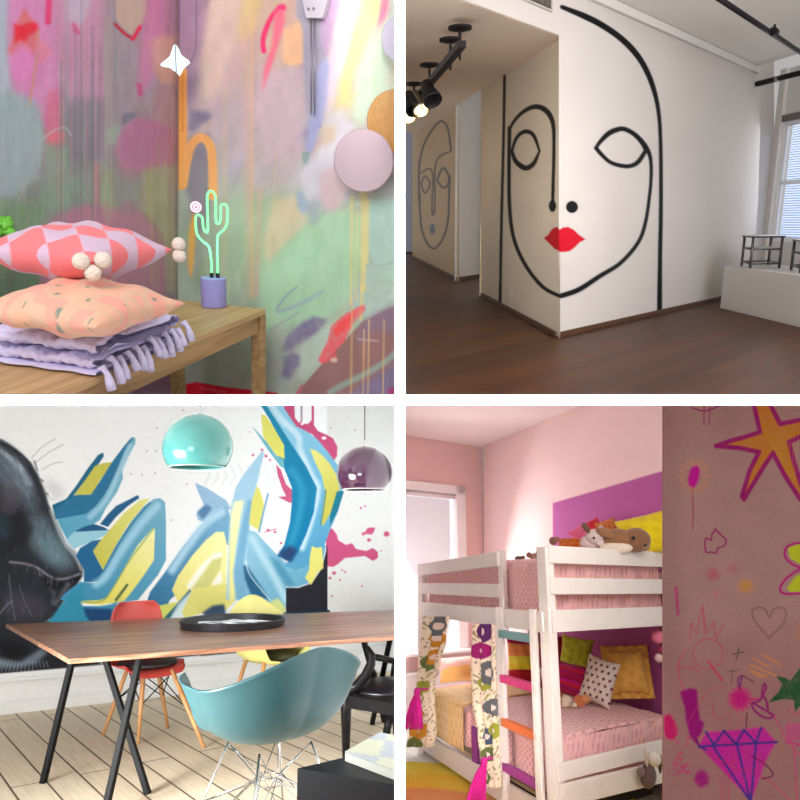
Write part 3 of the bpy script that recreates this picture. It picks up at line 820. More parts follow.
# upper cushion, coral and lilac lozenges with pompoms
cz2 = cz+0.076
t1 = thing(TL, 'cushion', 'coral and lilac diamond cushion with white pompoms, topmost of the stack', 'cushion', (0, 0, 0), 0, 'cushions on the oak bench')
cen = TL.pix(79, 257, cz2+0.05); a1 = math.radians(-14)
t1.matrix_world = TL.M @ Matrix.Translation(V((cen.x, cen.y, cz2))) @ Matrix.Rotation(a1, 4, 'Z') @ Matrix.Rotation(math.radians(0), 4, 'X'); LOC[t1.name] = V((0, 0, 0))
cushion((0.139, 0.139), 0.118, colfn=coral_col, drop=0.55, nu=101).build('cushion_cover', fab, t1, local=True, smooth=True, weld=True)
zc = 0.118*0.55
for (sx, sy), n in (((1, -1), 0), ((-1, -1), 1), ((1, 1), 2), ((-1, 1), 1)):
    p = V((sx*0.139, sy*0.139, zc))
    d = V((sx, sy, 0)).normalized(); e = V((-d.y, d.x, 0))
    for k in range(3 if (sx, sy) in ((1, -1),) else 2):
        off = [e*0.019+V((0, 0, 0.006)), e*-0.019+V((0, 0, 0.004)), V((0, 0, -0.018))][k] if (sx, sy) in ((1, -1),) else [V((0, 0, 0.012)), V((0, 0, -0.014))][k]
        pompom(t1, p+d*0.012+off, 0.0155)

# ---- neon cactus lamp
np_ = TL.pix(214, 306.5, BZ); sN = TL.depth(np_)/F
lamp = thing(TL, 'neon_lamp', 'green neon cactus lamp on a lavender round base on the bench', 'lamp', (np_.x, np_.y, BZ+0.001))
r0 = 12.3*sN; hb = 28.5*sN
MB().lathe([(0, 0), (r0*0.97, 0), (r0, 0.002), (r0, hb-0.002), (r0*0.97, hb), (0, hb)], (0, 0, 0), 40).build('lamp_base', mat('lavender_concrete', (158, 156, 222), 0.7, noise=.08, nscale=60), lamp, local=True, smooth=False, bevel=0)
vx_ = (TL.Ri @ V((1, 0, 0))); vx_.z = 0; vx_.normalize(); vz_ = V((0, 0, 1))
def npx(x, y):     # tube outline in image pixels, 1 unit = a pixel of its height
    return vx_*((x-212)*sN) + vz_*(hb+(278-y)*sN*0.95) 
shape = [(210.5, 274), (210.5, 262), (208.5, 247), (203, 242), (198, 236), (196.5, 230), (196.5, 220), (197.5, 216), (200.5, 216), (203, 219), (203.5, 228), (206, 232), (208, 229), (208, 200), (209, 194), (212, 191.5), (215, 194), (216, 200),
         (216, 220), (217, 223), (219.5, 222), (220.5, 216), (221, 206), (223, 204), (226.5, 205), (227, 212), (226.5, 222), (224, 228), (219, 233), (217, 238), (216.5, 262), (216.5, 274)]
neon = mat('neon_green', (90, 255, 150), 0.3, emit=1.7, ecol=(120, 255, 140))
MB().tube([npx(*p) for p in cr(shape, 4)], 1.0*sN, 10).build('neon_tube', neon, lamp, local=True, smooth=True)
pinkn = mat('neon_pink', (255, 190, 220), 0.3, emit=2.0, ecol=(255, 170, 205))
for rr in (4.6, 2.0):
    MB().tube([npx(197+rr*math.cos(a*math.pi/9), 208+rr*math.sin(a*math.pi/9)) for a in range(18)], 0.85*sN, 8, closed=True).build('neon_flower', pinkn, lamp, local=True, smooth=True)
blk = mat('black_plastic', (22, 22, 24), 0.5)
for x in (210.5, 216.5):
    MB().tube([npx(x, 280), npx(x, 273)], 1.9*sN, 10).build('tube_holder', blk, lamp, local=True)
point(TL, 'neon_glow', V((np_.x, np_.y, BZ+0.16))+(TL.Ri @ V((0, -1, 0)))*0.03, 0.22, (0.3, 1, 0.55), 0.03)

# ---- glare spot in the corner, built as a glowing star shape
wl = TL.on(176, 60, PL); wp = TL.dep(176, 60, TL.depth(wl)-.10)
wt = thing(TL, 'wall_glare', 'small white star shaped glare, built as a glowing shape, on the wall above the orange painted letter', 'light', wp)
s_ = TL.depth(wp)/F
def dmd(pts, t): 
    return MB().poly([vx_*((x-176)*s_)+vz_*((60-y)*s_) for x, y in pts], t, TL.Ri @ V((0, 1, 0)))
em = mat('glare_glow', (220, 250, 255), 0.2, emit=1.0, ecol=(205, 240, 248))
dmd([(160, 65), (170, 57), (174, 47), (176, 46), (178, 48), (181, 55), (189, 60), (182, 66), (178, 73), (175, 70), (168, 66)], 0.012).build('glare_star', em, wt, local=True)
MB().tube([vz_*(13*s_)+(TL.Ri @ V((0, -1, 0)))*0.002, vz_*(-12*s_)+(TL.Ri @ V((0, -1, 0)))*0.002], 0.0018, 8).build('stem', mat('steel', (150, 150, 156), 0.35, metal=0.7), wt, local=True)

# ---- metal fitting at the top of the right wall
steel = mat('steel', (150, 150, 156), 0.35, metal=0.7)
fp = TL.on(313, 8, PR); nr = V(PR[1]); nr = nr if nr.dot(TL.o-fp) > 0 else -nr
ft = thing(TL, 'wall_bracket', 'grey metal bracket with two thin rods hanging down the painted wall', 'bracket', fp)
s2 = TL.depth(fp)/F; rw = V(rdir); upR = V((0, 0, 1))
def fl_(x, y, out): return TL.on(x+2.5, y, PR)+nr*out
MB().poly([fl_(302, -30, 0.004), fl_(329, -30, 0.004), fl_(328, 4, 0.004), fl_(323, 20, 0.004), fl_(307, 20, 0.004), fl_(304, 6, 0.004)], 0.02, nr).build('bracket_plate', mat('grey_metal', (196, 190, 200), 0.5), ft, bevel=0.001)
for y in (11,): 
    for x in (310, 315): MB().ball(fl_(x, y, 0.025), 0.004, 10, 6).build('screw', steel, ft, smooth=True)
for x in (311, 314.5):
    MB().tube([fl_(x, 20, 0.016), fl_(x, 115, 0.016)], 0.0022, 8).build('rod', steel, ft, smooth=True)
# thin hanging cable by the corner
MB().tube([fl_(193.5, -30, 0.01), fl_(194, 45, 0.01), fl_(190, 60, 0.01), fl_(180, 62, 0.01)], 0.0014, 6).build('cable', mat('grey_cable', (170, 160, 180), 0.6), room=TL, smooth=True,
    label='thin pale cable hanging down the wall beside the star shaped glare', cat='cable')

# ---- round discs on the right
def disc(px, py, rpx, off, m, label, grp, th=0.02):
    p = TL.on(px, py, PR)+nr*off; s = TL.depth(p)/F; r = rpx*s
    q = TL.dep(px, py, TL.depth(p))
    mm = MB(); pr = [(0, -th)] + [(r*math.cos(a), -th+0) for a in ()] 
    prof = [(0, -th), (r*0.96, -th), (r, -th*0.6), (r, -th*0.2), (r*0.97, 0), (r*0.6, 0.003), (0, 0.004)]
    ax = (TL.o-q).normalized()*0.75+nr*0.25
    mm.lathe(prof, q, 48, axis=ax)
    mm.build('wall_disc', m, room=TL, smooth=False, label=label, cat='disc', group=None, origin=q)
disc(363.5, 161, 30, 0.09, mat('blush_disc', (192, 170, 180), 0.55), 'pale pink round disc hanging in front of the gold one on the right', 'g')
disc(396, 121, 29.5, 0.05, mat('gold_disc', (196, 146, 78), 0.5, noise=0.15, nscale=90), 'gold speckled round disc partly behind the pale pink disc', 'g')
disc(403, 39, 22, 0.07, mat('white_disc', (186, 182, 200), 0.5), 'white round disc at the upper right above the gold disc', 'g')

# ---- leafy plant at far left
pp = TL.on(2, 232, PL)+V((0.02, -0.03, 0))
pl = thing(TL, 'plant', 'sprig of bright green leaves at the left above the coral cushion', 'plant', pp)
gl = mat('leaf_green', (110, 200, 60), 0.5, noise=0.25, nscale=30)
def leaf(par, p, d, l, w, m):
    d = V(d).normalized(); vw = (TL.o-V(p)).normalized(); sd = d.cross(vw).normalized()
    mm = MB()
    mm.grid(lambda a, b: V(p)+d*l*b+sd*w*(a-0.5)*2*math.sin(math.pi*min(1, b*0.94+0.03))+vw*(0.006*(1-(2*a-1)**2)-0.02*b*b), 7, 10)
    mm.build('leaf', m, par, smooth=True, solid=0.0008)
sp = TL.depth(pp)/F
def lp(x, y): return TL.dep(x, y, TL.depth(pp))
for (x0, y0, x1, y1, w) in ((4, 230, 10, 216, .012), (3, 228, 14, 222, .009), (2, 232, 20, 235, .009), (0, 226, 5, 216, .01), (6, 233, 15, 229, .008), (-4, 234, 4, 228, .012), (-10, 240, -2, 228, .012), (-12, 228, -4, 216, .012)):
    a, b = lp(x0, y0), lp(x1, y1); leaf(pl, a, b-a, (b-a).length, w, gl)
MB().tube([lp(-14, 262), lp(-6, 242), lp(4, 230)], 0.0015, 6).build('stem', gl, pl, smooth=True)

# ---- light: unseen softbox added at the front and above left
area(TL, 'softbox', V((-0.8, 0.2, 2.0)), TL.pix(200, 250, BZ), 1.6, 1.2, 35, (1, .96, .98))
# ================================================================== ROOM 2: loft with painted line faces
TR = Room(600, 221, 30, 1.2)
A0 = TR.pix(558, 337)                      # foot of the near column corner
Lf = TR.pix(482, 296); Rf = TR.pix(720, 300)
ldir = (Lf-A0).normalized(); rd2 = (Rf-A0).normalized()
UP = V((0, 0, 1))
cTop = lean_top(TR, A0, 564, 37)
PL2 = plane3(A0, cTop, Lf); PR2 = plane3(A0, cTop, Rf)
zlow = cTop.z
print('TR', A0, 'wedge', math.degrees(ldir.angle(rd2)), 'low ceiling', zlow, 'depth', TR.depth(A0))
wallp = attr_mat('wall_paint', 0.7, bump=0.08, bscale=40)
BK = (11, 10, 12)
GW = 1.0
base_L = (206, 192, 172); base_R = (196, 188, 182)

# ---- left face of the column
P = Paint(481, 20, 560.5, 345, 0.8, base_L)
P.noise(3, 30, 20, 2)
P.stroke([(504.5, 76), (503.5, 140), (501.5, 220), (500, 306)], 2.6, BK, 1, .6)
P.stroke([(509.5, 128), (509, 170), (509.5, 205), (512, 230), (517, 248), (526, 266), (537, 281), (547, 290), (562, 297)], 3.4, BK, 1, .6)
P.stroke([(509.5, 129, 2.5), (515, 120, 3), (523, 112, 3.5), (533, 107, 4.5), (542, 108, 5), (549, 114, 5), (553, 124, 4), (554, 140, 3.2), (553.5, 170, 3), (552.5, 206, 3)], 3, BK, 1, .6)
P.dot(552.5, 206, 3.6, 6, BK)
P.stroke([(512, 151, 2.5), (515, 141, 3), (520, 134, 3.5), (527, 131.5, 4), (534, 136, 3.5), (539.5, 151, 2)], 3, BK, 1, .6)
P.stroke([(512, 151, 3), (515, 160, 4), (521, 166, 5), (527, 168, 5), (534, 163, 4), (539.5, 151, 2)], 3, BK, 1, .6)
P.poly([(544, 238), (548, 235), (552, 229), (556, 227), (560, 229), (566, 229), (566, 252), (560, 251), (555, 249), (550, 244)], (186, 14, 28), 1, .5)
P.poly([(510, 286), (513, 286), (513, 300), (510, 300)], (214, 204, 186), .9, .5)
painted_wall('wall_left', TR, PL2, P, wallp, GW, keep=lambda X, Y: (X < 560.5))
# ---- right face, running on above the low ceiling as a bulkhead
P = Paint(398, -50, 774, 345, 0.8, base_R)
P.noise(2.5, 40, 30, 3)
P.stroke([(562, 7, 4), (572, 11, 5), (584, 16, 6), (600, 24, 6), (618, 36, 6), (632, 49, 6), (643, 64, 5.5), (652, 84, 5), (658, 108, 4), (660.5, 140, 3.6), (661, 200, 3.8), (660, 260, 4.2), (659.5, 312, 5)], 5, BK, 1, .6)
P.stroke([(556, 296.5, 5), (564, 295, 5), (580, 289, 5), (600, 276, 4.5), (618, 265, 4), (632, 251, 3.8), (641, 237, 3.6), (646, 220, 3.4), (649, 200, 3.2), (651, 180, 3.2), (651, 163, 3.4), (649, 153, 4), (645, 145, 4)], 4, BK, 1, .6)
P.stroke([(596, 148, 3), (600, 142, 4), (608, 134, 5), (616, 130, 5), (624, 129, 4.5), (634, 134, 4.5), (642, 142, 5), (646, 149, 5)], 4, BK, 1, .6)
P.stroke([(596, 148, 4), (602, 155, 3.8), (610, 162, 3.6), (620, 165.5, 4), (630, 166, 4), (638, 162, 4.5), (645, 152, 4)], 4, BK, 1, .6)
P.dot(572, 207, 6, 6, BK)
P.poly([(550, 229), (560, 229.5), (563, 227.5), (568, 227), (574, 230), (579, 235), (585.5, 239.5), (580, 242), (575, 247), (570, 251), (564, 252), (550, 252)], (186, 16, 34), 1, .5)
P.poly([(706, 262), (718, 258), (720, 300), (708, 300)], (186, 176, 150), .7, 3)
P.poly([(755, 66), (765, 68), (768, 300), (757, 300)], (198, 192, 184), .5, 2)
m_ = (37-0)/(564-463.0)
painted_wall('wall_right', TR, PR2, P, wallp, GW, keep=lambda X, Y: (X > 558.4) | ((X <= 563) & (Y < 37-(564-X)*m_) & (Y < 60)) & (X > 399))
# low ceiling behind the bulkhead
b1 = TR.on(564, 37, PR2); b2 = TR.on(463, 0, PR2); b3 = b2+(b2-b1)*1.2
zl = (b1.z+b2.z)/2
lc = mat('low_ceiling_paint', (226, 204, 182), 0.75)
e3 = TR.on(486, 86.5, PL2); lowp = plane3(b1, b2, e3); ce = (e3-b1).normalized(); b1 = b1+ce*.04; b3 = b3+ce*.04
def onlow(x, y): return TR.on(x, y, lowp)
quad_wall('ceiling', TR, [b1, b3, b3+ce*16, b1+ce*16], lc, 0.05, away=A0)
print('low ceil z', b1.z, b2.z, 'lowp n', lowp[1])

# ---- floor
fl_mat = plank_mat('dark_boards', (42, 18, 5), (94, 52, 20), (30, 18, 12), 0.16, 2.2, math.atan2(rd2.y, rd2.x), rough=0.45, grain=0.75, coat=0.0, gapw=0.004, rvar=0.08)
fl_mat.node_tree.nodes['Principled BSDF'].inputs['Specular IOR Level'].default_value = .3
def fp_(x, y): return TR.pix(x, y)
MB().poly([V((-5, 1.0, 0)), V((9, 1.0, 0)), V((9, 34, 0)), V((-8, 34, 0))], -0.05, UP).build('floor', fl_mat, room=TR, kind='structure', origin=(0, 0, 0))
# ---- skirting
sk = mat('dark_skirting', (84, 56, 38), 0.5, noise=.2)
def skirt(p, q, h, name, m=sk, toward=None, t=0.02):
    p, q = V(p), V(q); d = (q-p).normalized(); n = V((d.y, -d.x, 0))
    if n.dot(TR.o-p) < 0: n = -n
    MB().beam(p+n*t/2+UP*h/2, q+n*t/2+UP*h/2, t, h).build(name, m, room=TR, kind='structure', bevel=0.003)
wc = TR.cast(770, 200, A0, rd2); wc.z = 0           # far end of the long wall
skirt(A0-rd2*.03, Lf, 0.06, 'baseboard_left'); skirt(A0-ldir*.03, wc, 0.06, 'baseboard_right')
# return of the near column on its left end
plast = mat('plaster_warm', (196, 180, 160), 0.75); plast2 = mat('plaster_white', (204, 200, 196), 0.75)
bk1 = Lf + rd2*2.2
quad_wall('wall_left', TR, [Lf, bk1, bk1+UP*zl*1.5, Lf+UP*zl*1.03], plast)
# ---- far column with the second face
C1 = TR.pix(457, 281); C0 = TR.pix(413, 258); C2 = TR.pix(484, 277)
def up_at(p, py): return V((p.x, p.y, TR.zat(p, py)))
fz = 1.06*zl
PF = plane3(C1, lean_top(TR, C1, 459, 105), C0)
P = Paint(412.5, 60, 458.6, 290, 0.7, (190, 164, 134))
P.noise(3, 20, 10, 2)
GY = (92, 90, 96)
for pts, w in (([(419, 200), (419, 170), (421, 155), (425, 142), (432, 130), (438, 123), (443, 121.5), (448, 129), (451, 150)], 1.8),
               ([(451, 151), (436, 162), (435, 200), (434, 212)], 1.4), ([(421, 173), (432, 171), (432, 212), (435, 212)], 1.3),
               ([(450, 176), (449, 195), (448.5, 215), (446, 230), (441, 242), (434, 248.5), (427, 243), (422, 230), (420, 212), (419.5, 195)], 1.8)):
    P.stroke(pts, w, GY, .95, .6)
P.poly([(421, 183), (425, 175), (430, 182), (430, 188), (425, 193), (421, 190)], GY, .0)
P.stroke([(421, 184), (425, 176), (430, 184), (425, 193), (421, 184)], 1.4, GY, .9, .6)
P.stroke([(437, 180), (443, 168), (449, 177), (447, 186), (442, 187), (437, 180)], 1.8, GY, .9, .6)
P.dot(432.5, 229, 2.6, 5.5, (110, 116, 136))
painted_wall('wall_back', TR, PF, P, wallp, GW, thick=0.01)
quad_wall('wall_back', TR, [C1, C2, C2+UP*fz*1.6, lean_top(TR, C1, 459, 30)], plast2)
skirt(C0, C1, 0.08, 'baseboard_back'); skirt(C1, C2, 0.08, 'baseboard_back')
D0 = TR.pix(398, 254); D1 = TR.pix(416, 253.5)
bl = mat('plaster_bluish', (176, 178, 196), 0.75)
quad_wall('wall_left', TR, [D0, D1, D1+UP*6, D0+UP*6], bl); skirt(D0, D1, 0.08, 'baseboard_back')

# ---- upper ceiling over the long wall
q1 = TR.on(615, 2, PR2); q2 = TR.on(757, 67, PR2)
zc1 = (q1.z+q2.z)/2; print('upper ceiling', q1.z, q2.z)
dq = (q2-q1).normalized(); q0 = q1-dq*7
crn = q2
e1 = TR.pix(800, 53, q2.z); wdir = (e1-q2).normalized()
up_c = mat('ceiling_paint', (226, 220, 212), 0.8)
cp3 = plane3(q1, q2, e1)
quad_wall('ceiling', TR, [q0, q2, q2+wdir*3.5, q0+wdir*9], up_c, 0.06, away=A0)
trm = mat('plaster_trim', (208, 202, 196), 0.7)
nrR = V(PR2[1]); nrR = nrR if nrR.dot(TR.o-q1) > 0 else -nrR
MB().beam(q0+nrR*0.03-UP*0.05, q2+nrR*0.03-UP*0.05, 0.05, 0.09).build('trim_1', trm, room=TR, kind='structure', bevel=0.01)
# ---- window wall and window
wb = V((wc.x, wc.y, 0)); wfar = wb+wdir*3.2
PW = (wb, V((wdir.y, -wdir.x, 0)).normalized())
wt1 = TR.on(784.5, 122, PW); wt2 = TR.on(784.5, 242, PW)
def pw(a, z): return wb+wdir*a+UP*z
aw = (V((wt1.x, wt1.y, 0))-wb).dot(wdir); zt_, zb_ = wt1.z, wt2.z
print('window a', aw, zt_, zb_, 'wall h', q2.z)
Hh = q2.z+0.1; ww = 1.3
pm = mat('plaster_window', (206, 202, 198), 0.75)
nin = V((wdir.y, -wdir.x, 0)).normalized(); nin = nin if nin.dot(TR.o-wb) > 0 else -nin
mw_ = MB()
def slab(m, a0, a1, z0, z1, t=0.07):
    m.poly([pw(a0, z0), pw(a1, z0), pw(a1, z1), pw(a0, z1)], t, -nin)
for r in ((0, aw, 0, Hh), (aw+ww, 3.2, 0, Hh), (aw, aw+ww, 0, zb_), (aw, aw+ww, zt_, Hh)): slab(mw_, *r)
mw_.build('wall_right', pm, room=TR, kind='structure', origin=(0, 0, 0))
wf = mat('white_window_paint', (225, 225, 228), 0.5)
wn = MB()
for a0, a1, z0, z1 in ((aw, aw+0.07, zb_, zt_), (aw+ww-.07, aw+ww, zb_, zt_), (aw, aw+ww, zb_, zb_+.07), (aw, aw+ww, zt_-.07, zt_), (aw, aw+ww, (zb_+zt_)/2-.03, (zb_+zt_)/2+.03)):
    wn.poly([pw(a0, z0)-nin*.02, pw(a1, z0)-nin*.02, pw(a1, z1)-nin*.02, pw(a0, z1)-nin*.02], 0.04, -nin)
wo = wn.build('window_1', wf, room=TR, kind='structure', origin=(0, 0, 0))
sl = MB(); z = zb_+.08
while z < zt_-.08:
    sl.beam(pw(aw+.08, z)-nin*.1, pw(aw+ww-.08, z)-nin*.1, 0.032, 0.003, up=(UP*0.8+nin*0.6)); z += .038
sl.build('blind', mat('blind_slats', (214, 224, 238), 0.6), wo)
gp = MB(); gp.poly([pw(aw, zb_)-nin*.16, pw(aw+ww, zb_)-nin*.16, pw(aw+ww, zt_)-nin*.16, pw(aw, zt_)-nin*.16], .006, -nin)
gp.build('pane', mat('daylit_pane', (214, 226, 244), .2, emit=.9, ecol=(214, 228, 250)), wo)
hd = MB(); hd.poly([pw(aw-.02, zt_), pw(aw+ww, zt_), pw(aw+ww, zt_+.1), pw(aw-.02, zt_+.1)], .05, nin); hd.build('blind_head', mat('grey_brown', (110, 100, 96), .6), wo)
mc = MB(); mc.poly([pw(-0.02, 0), pw(0.12, 0), pw(0.12, Hh), pw(-0.02, Hh)], .06, nin); mc.build('trim_2', trm, room=TR, kind='structure', origin=(0, 0, 0))

# ---- black pipes below the ceiling
pipe_m = mat('black_iron', (30, 26, 28), 0.45)
def pipe_pts(x0, y0, x1, y1, z): return TR.pix(x0, y0, z), TR.pix(x1, y1, z)
pz = q2.z-0.28
a_, b_ = pipe_pts(700, -14, 812, 60, pz)
pt = thing(TR, 'ceiling_pipe', 'long black pipe with a coupling running below the white ceiling', 'pipe', (a_+b_)/2)
s3 = TR.depth(TR.pix(775, 33, pz))/F
MB().tube([a_, b_], 2.4*s3, 14).build('pipe_run', pipe_m, pt, smooth=True)
cpl = TR.pix(774, 32, pz); dp_ = (b_-a_).normalized()
MB().tube([cpl-dp_*3.5*s3, cpl+dp_*3.5*s3], 4.2*s3, 14).build('coupling', pipe_m, pt)
MB().tube([cpl, cpl+UP*7*s3], 1.2*s3, 8).build('hanger', pipe_m, pt)
g1 = TR.on(756, 84.5, PR2)
pz2 = g1.z
a_, b_ = TR.pix(757, 84, pz2), TR.pix(812, 70, pz2)
pt = thing(TR, 'ceiling_pipe', 'short black pipe coming out of the corner above the window', 'pipe', (a_+b_)/2)
s3 = TR.depth(a_)/F
MB().tube([a_, b_], 2.6*s3, 14).build('pipe_run', pipe_m, pt, smooth=True)
MB().tube([TR.pix(776, 79.2, pz2), TR.pix(781, 78, pz2)], 2.9*s3, 14).build('worn_band', mat('bare_metal', (150, 140, 136), .5), pt, smooth=True)

# ---- air vent on the bulkhead
def onb(x, y, o=0.0): return TR.on(x, y, PR2)+nrR*o
vt = thing(TR, 'air_vent', 'dark slatted air vent in the bulkhead above the low ceiling', 'vent', onb(538, 4))
MB().poly([onb(519, -8, .002), onb(551, -8, .002), onb(551, 12.5, .002), onb(519, -1, .002)], .02, nrR).build('vent_frame', mat('vent_frame', (176, 168, 158), .5), vt)
MB().poly([onb(521, -8, .022), onb(549, -8, .022), onb(549, 9.6, .022), onb(521, -2.5, .022)], .004, nrR).build('grille', mat('vent_dark', (60, 54, 50), .6), vt)
sm = MB()
for k in range(12):
    x = 522+k*2.3; sm.beam(onb(x, -8, .03), onb(x, -3.4+(x-521)*.44, .03), .012, .012, up=nrR)
sm.build('slat', mat('vent_slat', (112, 104, 96), .5), vt)

# ---- track lights under the low ceiling
zt2 = b1.z
ta_, tb2 = TR.pix(462, 44, zt2-0.28), TR.pix(404, 114, zt2-0.28)
ts = TR.depth(ta_)/F
tk = thing(TR, 'track_light', 'black ceiling track with spotlights at the left of the loft', 'light', (ta_+tb2)/2)
d_t = (tb2-ta_).normalized()
MB().beam(ta_, tb2, .07, .055).build('track', pipe_m, tk)
for x, y in ((460, 28), (450.5, 40), (429.5, 65), (414, 84)):
    c = TR.pix(x, y, zt2-0.012)
    MB().lathe([(0, 0.01), (.11, 0.01), (.11, -.01), (.03, -.03), (0, -.03)], c, 20).build('canopy', pipe_m, tk)
    t = (c-ta_).dot(d_t); f_ = ta_+d_t*t
    MB().tube([c, V((c.x, c.y, f_.z))], .014, 8).build('stem', pipe_m, tk)
gw = mat('warm_bulb', (255, 230, 170), .3, emit=9, ecol=(255, 222, 160))
for x, y, on_ in ((419, 104, 1), (430, 94, 0), (407, 111, 1), (412, 104, 0)):
    c = TR.pix(x, y, zt2-0.42)
    ax = V((.25, -.5, -.7)).normalized()
    hd_ = MB().lathe([(0.02, -.16), (.06, -.15), (.07, -.05), (.10, .06), (.105, .10), (.09, .10), (.085, .05)], c, 18, axis=ax, cap=False).build('lamp_head', pipe_m if not on_ else mat('chrome_head', (120, 110, 90), .3, metal=.8), tk, smooth=True)
    if on_:
        MB().lathe([(0, .075), (.08, .08), (.08, .07), (0, .065)], c, 18, axis=ax).build('bulb', gw, hd_)
        sl_ = bpy.data.lights.new('spot', 'SPOT'); sl_.energy = 55; sl_.spot_size = 1.3; sl_.spot_blend = .8; sl_.color = (1, .78, .5); sl_.shadow_soft_size = .05
        so = bpy.data.objects.new('spot_beam', sl_); COL.objects.link(so); p = TR.M @ (c+ax*.16); tg = TR.M @ TR.on(436, 190, PF)
        so.location = p; so.rotation_euler = (tg-p).to_track_quat('-Z', 'Y').to_euler()

# ---- white plinth with little metal stands
K0 = TR.pix(720, 308); K1 = TR.pix(800, 327.5); kd = (K1-K0).normalized()
zk = TR.zat(K0, 266); K2 = K0+kd*3.0; kn = rd2-kd*rd2.dot(kd); kn.normalize()
print('plinth h', zk, 'len px')
kw = 0.85
plm = mat('plinth_white', (204, 200, 194), .7)
MB().poly([K0, K2, K2+kn*kw, K0+kn*kw], zk, UP).build('plinth', plm, room=TR, bevel=.006, label='low white painted plinth by the window holding the metal stands', cat='plinth')
stm = mat('stand_metal', (96, 92, 94), .4, metal=.6); stk = mat('stand_top', (60, 56, 60), .3)
def stand(pp_, top, label):
    """pp_: four foot pixels"""
    ft_ = [TR.pix(x, y, zk+.003) for x, y in pp_]
    c = sum(ft_, V((0, 0, 0)))/4
    h = TR.zat(ft_[0], top)-zk
    st = thing(TR, 'metal_stand', label, 'stand', (c.x, c.y, zk+.003), group='metal stands on the plinth')
    for p in ft_: MB().tube([p, p+UP*(h)], .018, 8).build('leg', stm, st, smooth=True)
    m = MB()
    for z in (.06, h*.62):
        for i in range(4): m.tube([ft_[i]+UP*z, ft_[(i+1) % 4]+UP*z], .012, 8)
    m.build('cross_bar', stm, st, smooth=True)
    ex_ = [c+(p-c)*1.14 for p in ft_]
    MB().poly([V((p.x, p.y, zk+h)) for p in ex_], .022, UP).build('top_plate', stk, st)
    MB().poly([V((p.x, p.y, zk+h*.62)) for p in [c+(p-c)*.8 for p in ft_]], .02, UP).build('shelf', mat('stand_shelf', (190, 184, 168), .5), st)
stand([(741.5, 266), (750, 268.5), (779, 268), (768, 265)], 237, 'left of the two dark metal stands on the white plinth')
stand([(791, 270), (800, 273), (829, 272.5), (818, 269)], 241, 'metal stand cut by the right edge on the white plinth')

# ---- light: real window at the right, the others are added fills
area(TR, 'window_daylight', pw(aw+ww*.5, (zb_+zt_)/2)+nin*0.25, A0+V((0, 1, .8)), 1.2, zt_-zb_, 8, (.92, .96, 1))
area(TR, 'loft_fill', V((4.4, 3.0, 2.3)), A0+rd2*1+UP*1.6, 2.2, 1.5, 235, (.96, .97, 1))  # out-of-view fill added to brighten the long wall
point(TR, 'corridor_fill', Lf+rd2*1.1-ldir*0.0+ldir*.9+UP*1.5, 14, (1, .84, .66), .15)  # point light added out of sight behind the column, for ceiling and far column
area(TR, 'front_fill', V((.25, .3, 1.9)), A0+ldir*1.5+UP*1.3, .5, .5, 26, (1, .97, .92), spread=math.radians(40))  # front fill added for the left face of the column
# ================================================================== ROOM 3: dining room with the panther and lettering mural
BL = Room(250, 544, -20, 1.27)
W0 = BL.pix(0, 714.7); W1 = BL.pix(120, 701.2)
wdl = (W1-W0).normalized()
PB = plane3(W0, W1, lean_top(BL, BL.on(327, 678, plane3(W0, W1, W0+UP)), 327, 410))
print('BL wall depth', BL.depth(W0), 'n', PB[1])
P = Paint(-40, 396, 398, 720, 0.8, (238, 240, 241))
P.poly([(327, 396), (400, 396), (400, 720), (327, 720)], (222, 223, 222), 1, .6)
B1 = (36, 98, 140); B2 = (112, 170, 196); B3 = (172, 212, 230); DK = (26, 70, 104); TQ = (20, 128, 172); YL = (222, 216, 112); YD = (196, 192, 84); PY = (240, 236, 170)
# pale chevrons
for k in range(9):
    x = 205+k*8.5; P.stroke([(x, 466), (x+5, 475), (x, 484)], 2.6, (222, 228, 230), .8, .8, False)
for x, y in ((183, 410), (157, 428), (147, 451), (156, 451), (131, 474), (142, 475), (155, 473), (187, 484), (171, 520), (250, 432), (331, 428), (355, 430), (353, 478)):
    P.dot(x, y, .9, .8, (150, 120, 140), .7)
# pink splatter behind the letters
PK = (196, 82, 124)
P.poly([(284, 396), (284, 410), (288, 420), (292, 427), (300, 431), (312, 434), (322, 446), (333, 462), (337, 456), (337.5, 447), (333, 438), (325, 434), (318, 431), (314, 425), (314, 396), (311.5, 396), (311.5, 420), (308, 424), (303, 424), (301, 420), (299, 423), (295, 418), (294, 396)], PK, 1, .6)
P.stroke([(301.5, 396), (301.5, 420)], 1.6, (120, 96, 110), .8, .5); P.dot(302, 424, 1.5, 1.2, (250, 240, 244)); P.dot(324, 438, 2.5, 1.5, (250, 236, 242), 1)
P.poly([(276, 464), (281, 470), (286, 484), (292, 490), (295, 502), (290, 503), (284, 500), (278, 497), (286, 496), (282, 488), (278, 476)], PK, .95, .6)
P.poly([(326, 527), (333, 529), (337, 535), (338, 540), (346, 545), (352, 543), (356, 549), (366, 551), (373, 548), (378, 552), (378, 558), (373, 561), (365, 556), (356, 557), (345, 558), (338, 564), (333, 567), (326, 566)], PK, 1, .6)
for x, y, r in ((370, 531, 4), (373, 529, 2), (386.5, 534, 3), (369, 540, 2), (334, 573, 2), (330, 578, 1.6), (345, 572, 1), (340, 580, 1), (362, 586, 1), (361, 508, 1.2), (365, 506, 1), (342, 570, 1), (381, 551, .8), (332, 596, 1), (268, 530, 1.5), (275, 532, 1.5), (281, 543, 1.4), (262, 450, 1.5), (253, 455, 1.4), (266, 456, 1.6), (270, 460, 1.2)):
    P.dot(x, y, r, r*.9, PK, .95, .5)
P.stroke([(265, 532), (276, 529)], 1.2, PK, .8, .5); P.stroke([(363, 534), (372, 530)], 3, PK, .9, .5)
